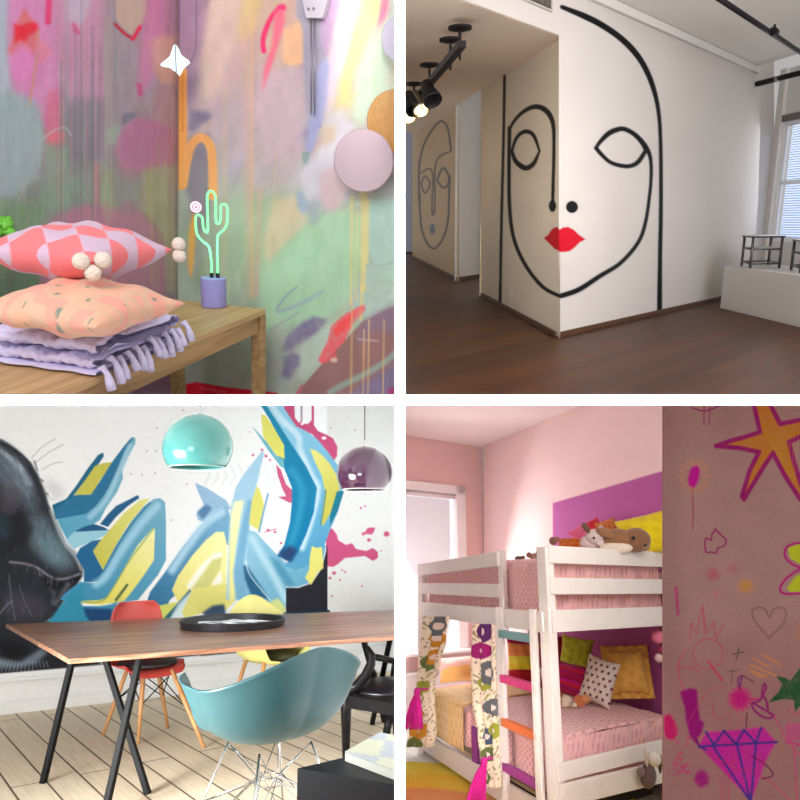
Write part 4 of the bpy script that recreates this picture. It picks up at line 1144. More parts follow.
# panther
G0 = (34, 37, 44)
P.poly([(-45, 425), (0, 440), (8, 443), (16, 449), (24, 456), (31, 463), (37, 473), (42, 484), (46, 494), (48, 503), (52, 512), (60, 530), (66, 545), (75, 552), (80, 561), (83, 570), (82, 577), (76, 588), (68, 598), (62, 606), (56, 616), (50, 621), (58, 634), (70, 650), (105, 664.5), (60, 669), (0, 674), (-45, 678)], G0, 1, 1.2)
P.poly([(-45, 430), (5, 446), (20, 458), (32, 480), (40, 505), (30, 515), (10, 490), (-20, 470)], (98, 110, 124), .75, 5)
P.stroke([(0, 449, 5), (10, 458, 6), (20, 468, 5), (30, 484, 4)], 5, (160, 176, 188), .75, 2.5)
P.stroke([(2, 444, 3), (16, 452, 4), (26, 462, 4), (34, 476, 3), (42, 495, 3)], 3, (40, 40, 48), .8, 1.5)
P.poly([(30, 512), (48, 515), (60, 540), (72, 556), (78, 568), (62, 572), (45, 560), (30, 545), (26, 525)], (92, 108, 116), .8, 5)
P.stroke([(50, 510, 2), (57, 526, 4), (64, 543, 4), (76, 556, 5), (81, 570, 2)], 3, (176, 186, 192), .75, 1.4)
P.poly([(40, 535), (58, 540), (68, 556), (56, 566), (44, 556)], (108, 150, 160), .5, 4)
P.poly([(34, 520), (50, 524), (64, 548), (74, 562), (62, 570), (40, 558), (28, 540)], (96, 122, 134), .5, 4, tex=.4)
P.poly([(2, 452), (14, 456), (26, 472), (34, 494), (24, 496), (10, 476)], (132, 150, 164), .5, 3, tex=.4)
P.poly([(-45, 500), (20, 500), (22, 540), (8, 560), (-45, 560)], (30, 30, 36), .8, 8)
P.poly([(0, 480), (12, 478), (20, 498), (8, 505)], (110, 108, 120), .5, 4); P.poly([(0, 512), (14, 520), (10, 540), (0, 538)], (44, 74, 90), .7, 3)
P.stroke([(10, 562), (26, 564), (38, 568), (46, 574), (56, 579), (68, 578), (80, 574)], 2.2, (146, 142, 152), .8, 1)
P.poly([(42, 576), (48, 577), (56, 581), (66, 582), (60, 588), (52, 590), (46, 588)], (16, 16, 20), .95, 1.2)
P.poly([(70, 579), (82, 575), (80, 580), (74, 583)], (14, 16, 22), .95, .8)
P.stroke([(68, 584), (62, 594), (54, 604)], 3, (110, 112, 124), .7, 1.5); P.stroke([(50, 588), (54, 594), (52, 602)], 3, (96, 98, 110), .6, 2)
P.poly([(8, 590), (40, 596), (50, 608), (44, 620), (10, 620), (0, 600)], (66, 62, 78), .7, 5)
P.stroke([(82, 578), (74, 590), (62, 604), (56, 616), (45, 622)], 1.4, (190, 196, 204), .7, .7)
P.stroke([(9, 575), (11, 595), (15, 620)], .9, (120, 124, 136), .7, .5); P.stroke([(19, 585), (26, 605), (32, 616)], .8, (110, 112, 124), .7, .5); P.stroke([(0, 614), (6, 606), (12, 601)], 1.2, (140, 140, 150), .7, .6)
P.poly([(-45, 655), (0, 657), (20, 662), (35, 652), (42, 648), (48, 652), (36, 664), (18, 668), (0, 668), (-45, 668)], (120, 134, 150), .8, 2)
for k in range(14):
    P.stroke([(k*3.4+2, 662-abs(k-9)*.2), (k*3.4+(k-5)*.5, 671-(k > 9)*4)], .8, (170, 182, 196), .6, .6, False)
P.poly([(0, 640), (22, 644), (30, 652), (15, 660), (0, 656)], (18, 18, 22), .9, 3)
for a, b, c in (((32, 458), (42, 447), (55, 439)), ((35, 463), (48, 453), (64, 444)), ((42, 470), (52, 464), (62, 462))):
    P.stroke([a, b, c], .8, (150, 150, 154), .7, .5)
P.poly([(44, 478), (56, 482), (66, 490), (60, 500), (48, 500)], (176, 178, 186), .45, 4)
for pts in ([(-10, 436), (4, 441)], [(38, 478), (43, 481)], [(43, 492), (48, 494)]): P.stroke(pts, 1.5, (60, 62, 70), .7, 1, False)
rf = random.Random(4)
for _ in range(420):
    x, y = rf.uniform(-2, 78), rf.uniform(446, 622)
    lim = 20+(y-446)*.75 if y < 500 else 52+(y-510)*.42
    if x > lim-4: continue
    a = math.radians(70+(y-500)*.25+rf.uniform(-18, 18)); l = rf.uniform(3, 9); j = int((y-P.y0)/P.st); i = int((x-P.x0)/P.st)
    b = P.a[j, i]*rf.choice([.72, .8, 1.2, 1.35])+rf.choice([0, 6])
    P.stroke([(x, y), (x+l*math.cos(a), y+l*math.sin(a))], rf.uniform(.7, 1.6), b, .5, .6, False)
P.poly([(0, 488), (16, 486), (24, 500), (14, 515), (0, 512)], (78, 76, 86), .6, 2); P.poly([(4, 520), (22, 512), (34, 530), (24, 548), (8, 544)], (24, 24, 30), .6, 2.5)
for k in range(26):
    x = rf.uniform(-2, 40); P.stroke([(x, 442+x*.55+rf.uniform(0, 4)), (x+3, 450+x*.6)], 1, (60, 62, 70), .6, .5, False)
# lettering: upper-left stroke
P.poly([(52, 505), (66, 499), (76, 486), (88, 468), (98, 455), (103, 452.5), (104, 456), (96, 468), (84, 482), (74, 495), (56, 520)], (28, 98, 130), 1, .5)
P.poly([(74, 495), (84, 482), (95, 466), (103, 463), (112, 462), (108, 470), (100, 480), (92, 494.5)], YD, 1, .5)
P.poly([(112, 462), (118, 454), (124, 446), (131, 438), (134, 437), (135, 440), (128, 452), (122, 466), (114, 480), (104, 496), (90, 515), (58, 521), (54, 510), (75, 495), (91, 494.5), (102, 478)], (44, 112, 150), 1, .5)
P.poly([(133, 438), (135.5, 438), (135, 444), (128, 457), (122, 470), (123, 478), (117, 492), (106, 508), (100, 520), (84, 530), (70, 545), (60, 526), (57, 519), (86, 514), (96, 506), (108, 490), (118, 468), (124, 452)], B2, 1, .7, col2=(88, 160, 190), gdir=((125, 470), (70, 540)))
P.stroke([(130, 446), (120, 470), (106, 500), (90, 517)], 5, (176, 212, 228), .7, 2)
P.poly([(75, 531), (86, 526), (94, 524), (104, 527), (110, 531), (100, 531), (80, 532)], (30, 88, 130), 1, .5)
P.poly([(74, 532), (108, 530), (110, 533), (100, 538), (88, 543), (74, 549), (66, 540)], (150, 200, 218), 1, .6)
P.poly([(80, 548), (92, 541), (108, 538), (100, 546), (93, 551), (103, 570), (100, 582), (84, 582), (84, 570), (76, 556)], (34, 98, 144), 1, .6)
P.poly([(100, 524), (108, 514), (116, 506), (128, 500), (138, 495), (139.5, 498), (128, 506), (116, 517), (108, 527)], (34, 92, 136), 1, .5)
P.poly([(93, 551), (100, 541), (112, 527), (124, 513), (140, 500), (150, 498), (128, 525), (116, 545), (103, 570)], YD, 1, .5, col2=(224, 220, 130), gdir=((100, 560), (140, 500)))
P.poly([(103, 570), (116, 545), (130, 523), (144, 506), (154, 499), (160, 498), (165, 502), (166, 520), (166, 560), (158, 575), (146, 590), (138, 600), (100, 606), (66, 606), (66, 625), (60, 640), (150, 640), (150, 606), (60, 600), (64, 594), (80, 582), (98, 583)], B2, 1, .6, col2=(64, 140, 176), gdir=((150, 505), (90, 600)))
P.poly([(62, 604), (78, 586), (84, 581), (82, 606), (100, 612), (112, 622), (56, 626), (48, 622)], (48, 138, 170), 1, 1)
P.stroke([(157, 506), (140, 525), (122, 550), (106, 576), (96, 584)], 8, (172, 214, 232), .75, 2.5); P.stroke([(103, 572), (117, 547), (134, 521), (150, 503)], 2, (50, 112, 150), .8, .7)
P.poly([(154, 527), (155, 530), (154, 560), (142, 578), (130, 594), (124, 601), (100, 605), (80, 603), (82, 601), (100, 600), (106, 598), (114, 586), (126, 565), (138, 545)], PY, 1, .5, col2=(222, 214, 100), gdir=((150, 535), (110, 600)))
P.stroke([(82, 602), (98, 602), (106, 598), (116, 583), (130, 560), (154, 528)], 1.3, (120, 150, 90), .7, .5)
P.stroke([(127, 585), (122, 592), (116, 600)], 2.6, (56, 84, 60), .9, .6)
P.poly([(83, 608), (112, 609), (112, 624), (92, 624), (86, 616)], (24, 66, 112), 1, .8)
# middle letter
P.poly([(195, 483), (205, 487), (226, 500), (231, 508), (224, 514), (205, 523), (198, 520), (196, 514), (204, 505), (198, 492)], (150, 186, 214), 1, .6)
P.poly([(197, 512), (206, 504), (212, 508), (203, 521)], (86, 130, 168), 1, 1.2)
P.poly([(140, 622), (150, 592), (165, 572), (182, 548), (200, 526), (215, 512), (226, 506), (229, 512), (231, 520), (228, 545), (170, 600), (150, 640)], (116, 168, 200), 1, .7, col2=(54, 116, 158), gdir=((220, 520), (150, 600)))
P.stroke([(222, 512), (205, 524), (188, 546), (172, 570)], 8, (184, 216, 234), .8, 2.5)
P.poly([(172, 590), (178, 576), (192, 556), (206, 540), (216, 532), (224, 532), (227, 545), (226, 600), (180, 614), (150, 620), (158, 606), (178, 602)], PY, 1, .6, col2=(230, 222, 130), gdir=((220, 540), (180, 600)))
P.poly([(190, 590), (200, 570), (212, 556), (222, 555), (220, 570), (208, 588)], (206, 206, 130), 1, 1)
P.poly([(186, 586), (200, 566), (214, 553), (222, 552), (222, 557), (212, 560), (198, 580), (190, 590)], (244, 244, 236), .9, 1.2)
P.poly([(212, 584), (221, 570), (222, 582), (214, 586)], (240, 240, 240), .9, 1)
P.poly([(158, 606), (176, 602), (170, 612), (162, 622)], (206, 214, 110), 1, .6)
P.poly([(164, 618), (190, 589), (192, 592), (176, 612), (168, 622)], (48, 104, 110), 1, .6)
P.poly([(168, 622), (178, 604), (192, 590), (194, 600), (182, 618)], (206, 226, 240), .9, .8)
P.poly([(182, 612), (192, 590), (210, 586), (228, 584), (236, 600), (226, 610), (206, 612), (184, 618)], (226, 222, 130), 1, .6)
P.poly([(202, 613), (212, 606), (224, 604), (226, 614), (206, 616)], (60, 80, 110), 1, .8)
# tall blade
P.poly([(226, 600), (228, 560), (229, 530), (231, 505), (236, 487), (244, 474), (254, 461), (262, 451), (264.5, 453), (260, 470), (253, 500), (249, 530), (246, 560), (245, 600)], (160, 200, 222), 1, .6)
P.poly([(229, 600), (229, 552), (231, 515), (234, 502), (244, 500), (240, 520), (236, 548), (233, 574), (236, 600)], (244, 240, 190), 1, .8, col2=(236, 230, 150), gdir=((240, 505), (232, 590)))
P.poly([(236, 600), (234, 572), (238, 545), (243, 520), (248, 500), (253, 500), (249, 530), (243, 566), (245, 580), (250, 600)], (118, 172, 204), 1, .8)
P.poly([(249, 524), (252, 500), (257, 486), (260, 490), (262, 496), (264, 505), (259, 530), (255, 528)], (216, 212, 110), 1, .5)
P.stroke([(268, 494), (264, 510), (259, 532)], 1.8, (96, 150, 186), 1, .6)
# lower right of the lettering
P.poly([(246, 560), (249, 530), (256, 532), (268, 545), (284, 562), (300, 566), (312, 555), (320, 540), (326, 546), (322, 566), (312, 582), (298, 587), (286, 586), (286, 614), (246, 614)], (140, 190, 214), 1, .7, col2=(100, 166, 196), gdir=((250, 545), (315, 585)))
P.poly([(243, 565), (247, 566), (258, 582), (270, 600), (252, 597), (245, 580)], (40, 96, 134), 1, .8)
P.poly([(270, 556), (280, 562), (296, 586), (288, 588), (276, 570)], (72, 140, 172), .9, 1.5)
P.stroke([(252, 538), (262, 556), (276, 580), (286, 600)], 7, (184, 216, 230), .8, 2.5)
P.stroke([(246, 560), (250, 575), (270, 600)], 1.2, (220, 236, 244), .8, .6)
P.poly([(270, 602), (278, 598), (286, 608), (286, 616), (268, 616)], (214, 214, 130), .9, 1)
# big hooked stroke at the right
P.poly([(258, 396), (276, 396), (288, 414), (296, 426), (308, 432), (318, 440), (328, 452), (337, 464), (341, 470), (342, 488), (344, 491), (338, 512), (330, 530), (322, 552), (310, 565), (296, 570), (284, 566), (290, 560), (300, 548), (310, 520), (316, 489), (305, 468), (290, 448), (272, 424)], (138, 196, 222), 1, .6, col2=(86, 158, 196), gdir=((290, 430), (335, 540)))
P.stroke([(268, 400), (282, 420), (298, 436), (300, 450), (312, 476), (318, 489), (312, 518), (302, 548)], 6, (206, 228, 238), .8, 1.8)
P.poly([(258, 396), (264, 402), (276, 420), (292, 445), (306, 466), (317, 488), (314, 512), (306, 535), (298, 552), (291, 562), (277, 556), (284, 545), (290, 522), (292, 500), (292, 488), (284, 468), (278, 456), (284, 448), (270, 420), (255, 396)], (36, 134, 168), 1, .6, col2=(16, 120, 168), gdir=((270, 410), (290, 550)))
P.stroke([(292, 470), (302, 490), (298, 520), (290, 545)], 7, (60, 160, 196), .6, 3)
P.poly([(278, 553), (290, 545), (298, 550), (291, 562), (284, 560)], (40, 60, 104), .9, 1.5)
P.poly([(261, 414), (266, 416), (274, 428), (284, 445), (284.5, 459), (276, 455), (268, 444), (263, 436)], (218, 216, 108), 1, .5)
P.poly([(252, 426), (254, 428), (266, 441), (276, 455), (284, 460), (284, 468), (280, 466), (268, 450)], (110, 178, 196), 1, .5)
P.poly([(310, 449), (315, 450), (322, 455), (330, 464), (336, 474), (340, 490), (336, 502), (330, 514), (323, 526), (321, 522), (323, 506), (325, 492), (322, 476), (315, 462)], YD, 1, .5, col2=(226, 222, 130), gdir=((336, 500), (314, 452)))
P.stroke([(326, 490), (324, 505), (321, 524)], 1.4, (60, 120, 130), .8, .6)
P.poly([(337, 491), (344, 491), (338, 510), (330, 526), (330, 515)], (28, 116, 140), 1, .6)
P.poly([(286, 588), (298, 588), (312, 583), (322, 568), (327.5, 545), (327.5, 620), (286, 620)], (34, 34, 42), 1, .5)
P.poly([(310, 556), (312, 546), (316, 548), (322, 547), (323.5, 568), (318, 572), (311, 585), (305, 578), (309, 570)], (226, 220, 120), 1, .5)
# black ground of the painting under the table and the white panelling below
P.poly([(56, 626), (120, 622), (330, 610), (328, 643.5), (105, 664.5)], (30, 60, 84), 1, .6)
P.poly([(200, 622), (328, 612), (328, 643.5), (200, 656)], (34, 34, 42), 1, 2)
P.poly([(-45, 678), (0, 673.8), (105, 665), (330, 645), (400, 641), (400, 725), (-45, 725)], (236, 237, 236), 1, .5)
P.noise(2, 4, 4, 3)
wall_b = attr_mat('mural_paint_smooth', 0.6)
GB = 1.0
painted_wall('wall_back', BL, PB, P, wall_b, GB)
nB = V(PB[1]); nB = nB if nB.dot(BL.o-W0) > 0 else -nB
def onw(x, y, o=0.0): return BL.on(x, y, PB)+nB*o
# tall white skirting with mouldings
skw = mat('white_skirting', (236, 237, 236), 0.5)
nz = V((nB.x, nB.y, 0)).normalized()
b0 = W0-wdl*1.0; b1_ = W0+wdl*9
zr1 = BL.zat(W0, 703.5); zr2 = BL.zat(W0, 681.7)
m = MB(); m.beam(b0+UP*zr1/2+nz*.012, b1_+UP*zr1/2+nz*.012, .024, zr1); m.beam(b0+UP*(zr1+.008)+nz*.008, b1_+UP*(zr1+.008)+nz*.008, .016, .016)
m.beam(b0+UP*(zr2+.01)+nz*.014, b1_+UP*(zr2+.01)+nz*.014, .022, .025)
m.build('baseboard_back', skw, room=BL, kind='structure', bevel=.004)
print('skirting', zr1, zr2)
# floor
ga, gb = BL.pix(22, 712), BL.pix(105, 787)
fa = math.atan2((gb-ga).y, (gb-ga).x)
g2 = BL.pix(71, 706); d_ = (gb-ga).normalized(); wpl = abs((g2-ga).cross(d_).z)
print('plank spacing', wpl, 'angle', math.degrees(fa))
flb = plank_mat('pine_boards', (206, 188, 160), (232, 218, 194), (96, 80, 64), wpl/2, 4.5, fa, rough=.6, grain=.75, gapw=.006)
MB().poly([V((-6, .3, 0)), V((6, .3, 0)), V((9, 12, 0)), V((-9, 12, 0))], -.05, UP).build('floor', flb, room=BL, kind='structure', origin=(0, 0, 0))

# ---- table
TZ = 0.74
q = [BL.pix(69, 658.8, TZ), BL.pix(430, 633.5, TZ), BL.pix(430, 608.5, TZ), BL.pix(6, 624, TZ)]
print('table', [tuple(round(v, 2) for v in p) for p in q])
txa = math.atan2((q[1]-q[0]).y, (q[1]-q[0]).x)
wal = wood_mat('walnut_planks', (92, 58, 44), (172, 128, 100), (1.0, 11, 11), .34, 1.2, 1.6, ang=txa, c3=(130, 90, 68))
tbl = thing(BL, 'dining_table', 'long dining table with a brown plank top and slanting black legs', 'table', (q[0]+q[1]+q[2]+q[3])/4-UP*TZ)
MB().poly([p-UP*.024 for p in q], .024, UP).build('tabletop', wal, tbl, bevel=.002)
bkm = mat('black_steel', (9, 9, 10), .6)
def leg_px(t, f, w, zt_=TZ-.026):
    a, b = BL.pix(*t, zt_), BL.pix(*f, 0.0)
    return MB().beam(b, a, w, w*.7, up=(1, 0, 0)).build('leg', bkm, tbl, bevel=.004)
leg_px((76, 644), (43, 783), .042); leg_px((101, 645), (148, 794), .042); leg_px((141, 652), (104, 816), .042); leg_px((362, 634), (386, 722), .045)
leg_px((392, 630), (372, 724), .045)
m = MB(); m.beam(BL.pix(80, 645, TZ-.03), BL.pix(141, 652, TZ-.03), .04, .012); m.build('leg_rail', bkm, tbl)
# ---- round tray with papers
tcn = BL.pix(233, 626, TZ+.001); st_ = BL.depth(tcn)/F; rt = 52*st_
rty = rt
tr = thing(BL, 'tray', 'round black tray holding magazines on the dining table', 'tray', tcn)
e1_, e2_ = BL.pix(233, 616.5, TZ), BL.pix(233, 635, TZ)
ratio = min(1.3, (e1_-e2_).length/2/rt); print('tray ratio', ratio, rt)
kx = 1.0
MB().lathe([(0, 0), (rt*.97, 0), (rt, .045), (rt*.985, .05), (rt*.955, .045), (rt*.93, .008), (0, .008)], (0, 0, 0), 56).build('tray_bowl', mat('black_lacquer', (24, 24, 28), .35), tr, local=True, smooth=False)
def mag_col(u, v):
    s = math.sin(9*u+4*math.sin(5*v))*math.sin(7*v+3*u)
    return lin((236, 238, 240) if s > -.35 else ((120, 150, 176) if s > -.6 else (60, 66, 76)))
mm = MB(); cA = tcn+UP*.02
mx_, my_ = .62*rt, .5*rt
for (dx, dy, rz, z, w_, h_) in ((-.05*rt, .05*rt, .25, .014, mx_, my_), (.2*rt, -.1*rt, -.3, .024, mx_*.8, my_*.9)):
    mm = MB(); Rz = Matrix.Rotation(rz, 3, 'Z')
    mm.grid(lambda a, b: tcn+Rz @ V(((2*a-1)*w_, (2*b-1)*h_, 0))+V((dx, dy, z+.003*math.sin(5*a))), 30, 30, colfn=mag_col)
    mm.build('magazine', attr_mat('printed_paper', .5), room=BL, label=('white and blue printed magazine lying under another in the black tray' if rz > 0 else 'printed magazine lying topmost in the black tray'), cat='magazine', solid=.004, group='magazines in the tray')

# ---- pendant lamps
def pendant(px, py, rpx, depth, shell_m, label, topy):
    c = BL.dep(px, py, depth); s = depth/F; r = rpx*s
    t = thing(BL, 'pendant_lamp', label, 'lamp', c)
    a0, a1 = -math.asin(.62), math.pi/2
    prof = [(r*math.cos(a0+(a1-a0)*k/24), r*math.sin(a0+(a1-a0)*k/24)*.98) for k in range(25)]
    prof[-1] = (0.0001, prof[-1][1])
    MB().lathe(prof, (0, 0, 0), 56, cap=False).build('lamp_shade', shell_m, t, local=True, smooth=True, weld=True, solid=.003)
    rr, zz = prof[0]
    MB().lathe([(rr, zz), (rr*1.02, zz-.002), (rr*1.02, zz+.006), (rr*.98, zz+.006)], (0, 0, 0), 56, cap=False).build('rim', mat('pale_rim', (206, 206, 202), .4), t, local=True)
    MB().lathe([(0, zz+.05), (r*.55, zz+.045), (r*.55, zz+.05), (0, zz+.055)], (0, 0, 0), 40).build('diffuser', mat('lamp_inner', (232, 230, 224), .5), t, local=True)
    MB().lathe([(.010, r*.97), (.010, r*1.0+.02), (.006, r+.03), (0, r+.03)], (0, 0, 0), 16, cap=False).build('cord_cap', mat('cap_metal', (190, 190, 190), .3, metal=.8), t, local=True)
    MB().tube([(0, 0, r+.02), (0, 0, r+1.6)], .0032, 8).build('cord', mat('cord_dark', (70, 62, 70), .6), t, local=True)
    return t
pendant(198, 447, 34, 3.2, mat('teal_enamel', (70, 138, 134), .22, coat=.6), 'glossy teal dome pendant lamp hanging over the table', 400)
pendant(364.5, 473, 27.5, 3.7, mat('purple_enamel', (58, 24, 52), .12, coat=1.0), 'glossy dark purple dome pendant lamp at the right', 400)

# ---- chairs
def side_shell(m, s=1.0):
    prof = [(-.25, .90, .13), (-.245, .86, .175), (-.235, .78, .20), (-.22, .68, .205), (-.20, .58, .21), (-.15, .49, .225), (-.06, .45, .235), (.05, .443, .235), (.14, .452, .225), (.20, .45, .21), (.23, .43, .19), (.24, .41, .17)]
    pr = cr(prof, 3)
    n = len(pr)
    def fn(a, b):
        f = b*(n-1); i = min(int(f), n-2); k = f-i
        y, z, w = [pr[i][j]*(1-k)+pr[i+1][j]*k for j in range(3)]
        u = 2*a-1; up_ = abs(u)**2.5
        back = max(0, min(1, (z-.46)/.2))
        return V((u*w, y+.06*up_*back, z+.045*up_*(1-back)*(1 if y < .17 else .4)))*s
    m.grid(fn, 21, 45); return m
def tub_shell(m, zb=.42, hb=.80, ha=.65, hf=.45, ra=.31, rb=.27, rf=.25, hfront=None, flare=.03):
    """theta 0 is the back (+y)"""
    def H(t):
        t = abs(t)
        pts = [(0, hb), (1.45, ha), (2.3, ha+.018), (2.62, hf+.02), (3.15, hf-.01)]
        for i in range(len(pts)-1):
            if t <= pts[i+1][0]:
                k = (t-pts[i][0])/(pts[i+1][0]-pts[i][0]); k = k*k*(3-2*k); return pts[i][1]*(1-k)+pts[i+1][1]*k
        return pts[-1][1]
    def Rr(t):
        c, s = math.cos(t), math.sin(t)
        r1 = rb if c > 0 else rf
        return 1/math.sqrt((c/r1)**2+(s/ra)**2)*(1+.07*abs(math.sin(2*t)))
    def fn(a, b):
        t = (a*2-1)*math.pi; h = H(t); r = Rr(t)
        low = min(1, max(0, (h-hf)/.12))
        f = math.sin(min(b, 1)*math.pi/2)**.8; g = (1-math.cos(b*math.pi/2))**(1.15)
        x = r*f*(1+flare*(b**6)/.3*low); z = zb+(h-zb)*g - .012*low*max(0, (b-.93)/.07)
        return V((x*math.sin(t), x*math.cos(t), z))
    m.grid(fn, 121, 30, closed_u=False); return m
rvec = lambda px: (BL.Ri @ V((1, 0, 0)))
# teal armchair, its back to the camera
tp = BL.dep(271, 700, 3.05); tpos = V((tp.x, tp.y, 0))
bdir = V((.70, -.72, 0)); rz = math.atan2(bdir.y, bdir.x)-math.pi/2
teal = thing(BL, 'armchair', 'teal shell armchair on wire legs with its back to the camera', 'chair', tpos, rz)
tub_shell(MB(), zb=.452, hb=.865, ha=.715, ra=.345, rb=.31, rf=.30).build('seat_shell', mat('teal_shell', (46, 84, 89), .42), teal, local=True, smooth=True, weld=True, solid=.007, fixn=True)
wire = mat('chrome_wire', (200, 200, 200), .2, metal=1.0)
tops = [V((sx*.13, sy*.12, .435)) for sx in (-1, 1) for sy in (-1, 1)]
feet = [V((sx*.26, sy*.25, .008)) for sx in (-1, 1) for sy in (-1, 1)]
for i in range(4):
    MB().tube([tops[i], feet[i]], .005, 8).build('leg', wire, teal, local=True, smooth=True)
m = MB()
for i in range(4):
    for j in ((i+1) % 4, (i+2) % 4, (i+3) % 4):
        if j == 3-i: continue
        mid = (tops[i]+tops[j])/2*.35; mid.z = .30
        m.tube([tops[i]*.98, V((mid.x, mid.y, .29)), feet[j]*.55+tops[j]*.45], .0035, 6)
for z, r in ((.30, .045), (.27, .06)):
    m.tube([V((r*math.cos(a*math.pi/8), r*math.sin(a*math.pi/8), z)) for a in range(16)], .0035, 6, closed=True)
for i, j in ((0, 1), (1, 3), (3, 2), (2, 0)):
    m.tube([feet[i], V(((feet[i].x+feet[j].x)*.12, (feet[i].y+feet[j].y)*.12, .30)), feet[j]], .0035, 6)
m.build('wire_brace', wire, teal, local=True, smooth=True)
# red side chair
sp_ = BL.pix(145, 664.5, .45); rc = thing(BL, 'chair', 'red shell chair with a black seat pad and wooden legs behind the table', 'chair', V((sp_.x, sp_.y, 0)), math.radians(225))
side_shell(MB(), .96).build('seat_shell', mat('red_shell', (190, 70, 62), .4), rc, local=True, smooth=True, solid=.008)
m = MB(); m.lathe([(0, 0), (.19, 0), (.20, .012), (.19, .028), (.1, .034), (0, .034)], (0, 0.03, .452), 36, sy=1.0); m.build('seat_pad', mat('black_pad', (36, 28, 30), .6), rc, local=True, smooth=True)
legw = wood_mat('maple_leg', (176, 122, 74), (206, 154, 100), (8, 8, 1.5), .45)
Mi = (Matrix.Rotation(math.radians(225), 4, 'Z')).inverted()
def loc_rc(p): return Mi @ (p-V((sp_.x, sp_.y, 0)))
ft4 = [(102.5, 736), (138, 744), (168, 728), (204, 748)]; tp4 = [(128, 684), (142, 688), (160, 686), (176, 686)]
fl4 = [loc_rc(BL.pix(x, y, 0)) for x, y in ft4]
cc = sum(fl4, V((0, 0, 0)))/4
tl4 = [V((p.x*.45, p.y*.45, .44)) for p in fl4]
for a, b in zip(tl4, fl4): MB().tube([a, a*.6+b*.4, b], [.013, .017, .010], 12).build('leg', legw, rc, local=True, smooth=True)
m = MB()
for i, j in ((0, 1), (1, 3), (3, 2), (2, 0)):
    m.tube([tl4[i]*.9, tl4[j]*.5+fl4[j]*.5], .004, 6); m.tube([tl4[j]*.9, tl4[i]*.5+fl4[i]*.5], .004, 6)
m.build('wire_brace', bkm, rc, local=True)
# yellow armchair
yp = BL.dep(270, 655, 5.1); yc = thing(BL, 'armchair', 'pale yellow shell armchair with an olive cushion behind the table', 'chair', V((yp.x, yp.y, 0)), math.radians(42))
tub_shell(MB(), zb=.43, hb=.90, ha=.66, hf=.46, ra=.28, rb=.26, rf=.26).build('seat_shell', mat('yellow_shell', (212, 206, 124), .4), yc, local=True, smooth=True, weld=True, solid=.008)
m = MB(); m.lathe([(0, 0), (.18, 0), (.20, .02), (.18, .045), (0, .055)], (0, 0, .455), 36); m.build('seat_cushion', mat('olive_pad', (92, 96, 66), .8), yc, local=True, smooth=True)
for sx in (-1, 1):
    for sy in (-1, 1): MB().tube([(sx*.12, sy*.12, .46), (sx*.22, sy*.21, 0)], [.016, .010], 10).build('leg', legw, yc, local=True, smooth=True)
# black wooden armchair at the right
f1 = BL.pix(346, 757, 0); D1_ = BL.depth(f1)
bc = thing(BL, 'armchair', 'black wooden armchair with a leather seat at the right end of the table', 'chair', f1)
ebo = mat('ebony', (18, 17, 18), .38)
def bq(x, y, dd=0.0): return BL.dep(x, y, D1_+dd)
hz = lambda p: p
MB().tube([bq(346.5, 690), bq(346, 712), f1+UP*.002], [.036, .032, .022], 10).build('leg', ebo, bc, smooth=True)
MB().tube([bq(367, 648, .08), bq(372, 655, .06), bq(371, 664, .04), bq(366, 675, .02), bq(357, 686, 0), bq(346, 691, 0)], [.018, .022, .028, .030, .032, .034], 10).build('arm_support', ebo, bc, smooth=True)
MB().tube([bq(370, 656, .05), bq(385, 659, .2), bq(402, 663, .35)], .02, 10).build('armrest', ebo, bc, smooth=True)
m = MB(); c_ = [bq(344, 691), bq(402, 698, -.25), bq(404, 700, .5), bq(362, 684, .5)]
zc_ = sum(p.z for p in c_[:2])/2
zc_ = bq(346, 702).z
c_ = [V((p.x, p.y, zc_)) for p in c_]
m.poly([p-UP*.03 for p in c_], .075, UP); m.build('seat_rail', ebo, bc, bevel=.008)
sc_ = sum(c_, V((0, 0, 0)))/4
m = MB(); m.ball(sc_+UP*.05+V((.08, 0, 0)), .26, 28, 14, scale=(1, 1, .17)); m.build('leather_seat', mat('black_leather', (22, 18, 26), .35), bc, smooth=True)
for (x0, y0, x1, y1, dd, w) in ((374, 672, 384, 722, .75, .018), (392, 704, 384, 746, .3, .026), (396, 704, 398, 745, .28, .03), (394, 660, 392, 676, .25, .012)):
    g_ = BL.pix(x1, y1, 0) if y1 > 700 else bq(x1, y1, dd)
    MB().tube([bq(x0, y0, dd), g_], w, 10).build('leg' if y1 > 700 else 'spindle', ebo, bc, smooth=True)
# low black box with a book in the foreground
zb_ = .50
kq = [BL.pix(297, 768, zb_), BL.pix(430, 791, zb_), BL.pix(430, 745, zb_), BL.pix(344, 757, zb_)]
bm_ = mat('black_side_table', (24, 24, 28), .45)
MB().poly([V((p.x, p.y, 0)) for p in kq], zb_, UP).build('side_table', bm_, room=BL, bevel=.004, label='low black box table in the lower right corner with a pale book on it', cat='table')
bk_ = [BL.pix(345, 761, zb_+.001), BL.pix(410, 786, zb_+.001), BL.pix(430, 752, zb_+.001), BL.pix(380, 741, zb_+.001)]
bt = thing(BL, 'book', 'pale thick book lying on the low black box table', 'book', sum(bk_, V((0, 0, 0)))/4)
def bcol(u, v): 
    n = math.sin(6*u+2*v)*math.sin(5*v-2*u)
    return lin((196, 198, 178) if n > 0 else (170, 178, 186))
MB().poly(bk_, .028, UP).build('pages', mat('book_pages', (180, 182, 172), .8), bt)
mm = MB(); mm.grid(lambda a, b: (bk_[0]*(1-a)+bk_[1]*a)*(1-b)+(bk_[3]*(1-a)+bk_[2]*a)*b+UP*.031, 20, 20, colfn=bcol); mm.build('cover', attr_mat('printed_paper', .5), bt, solid=.003)

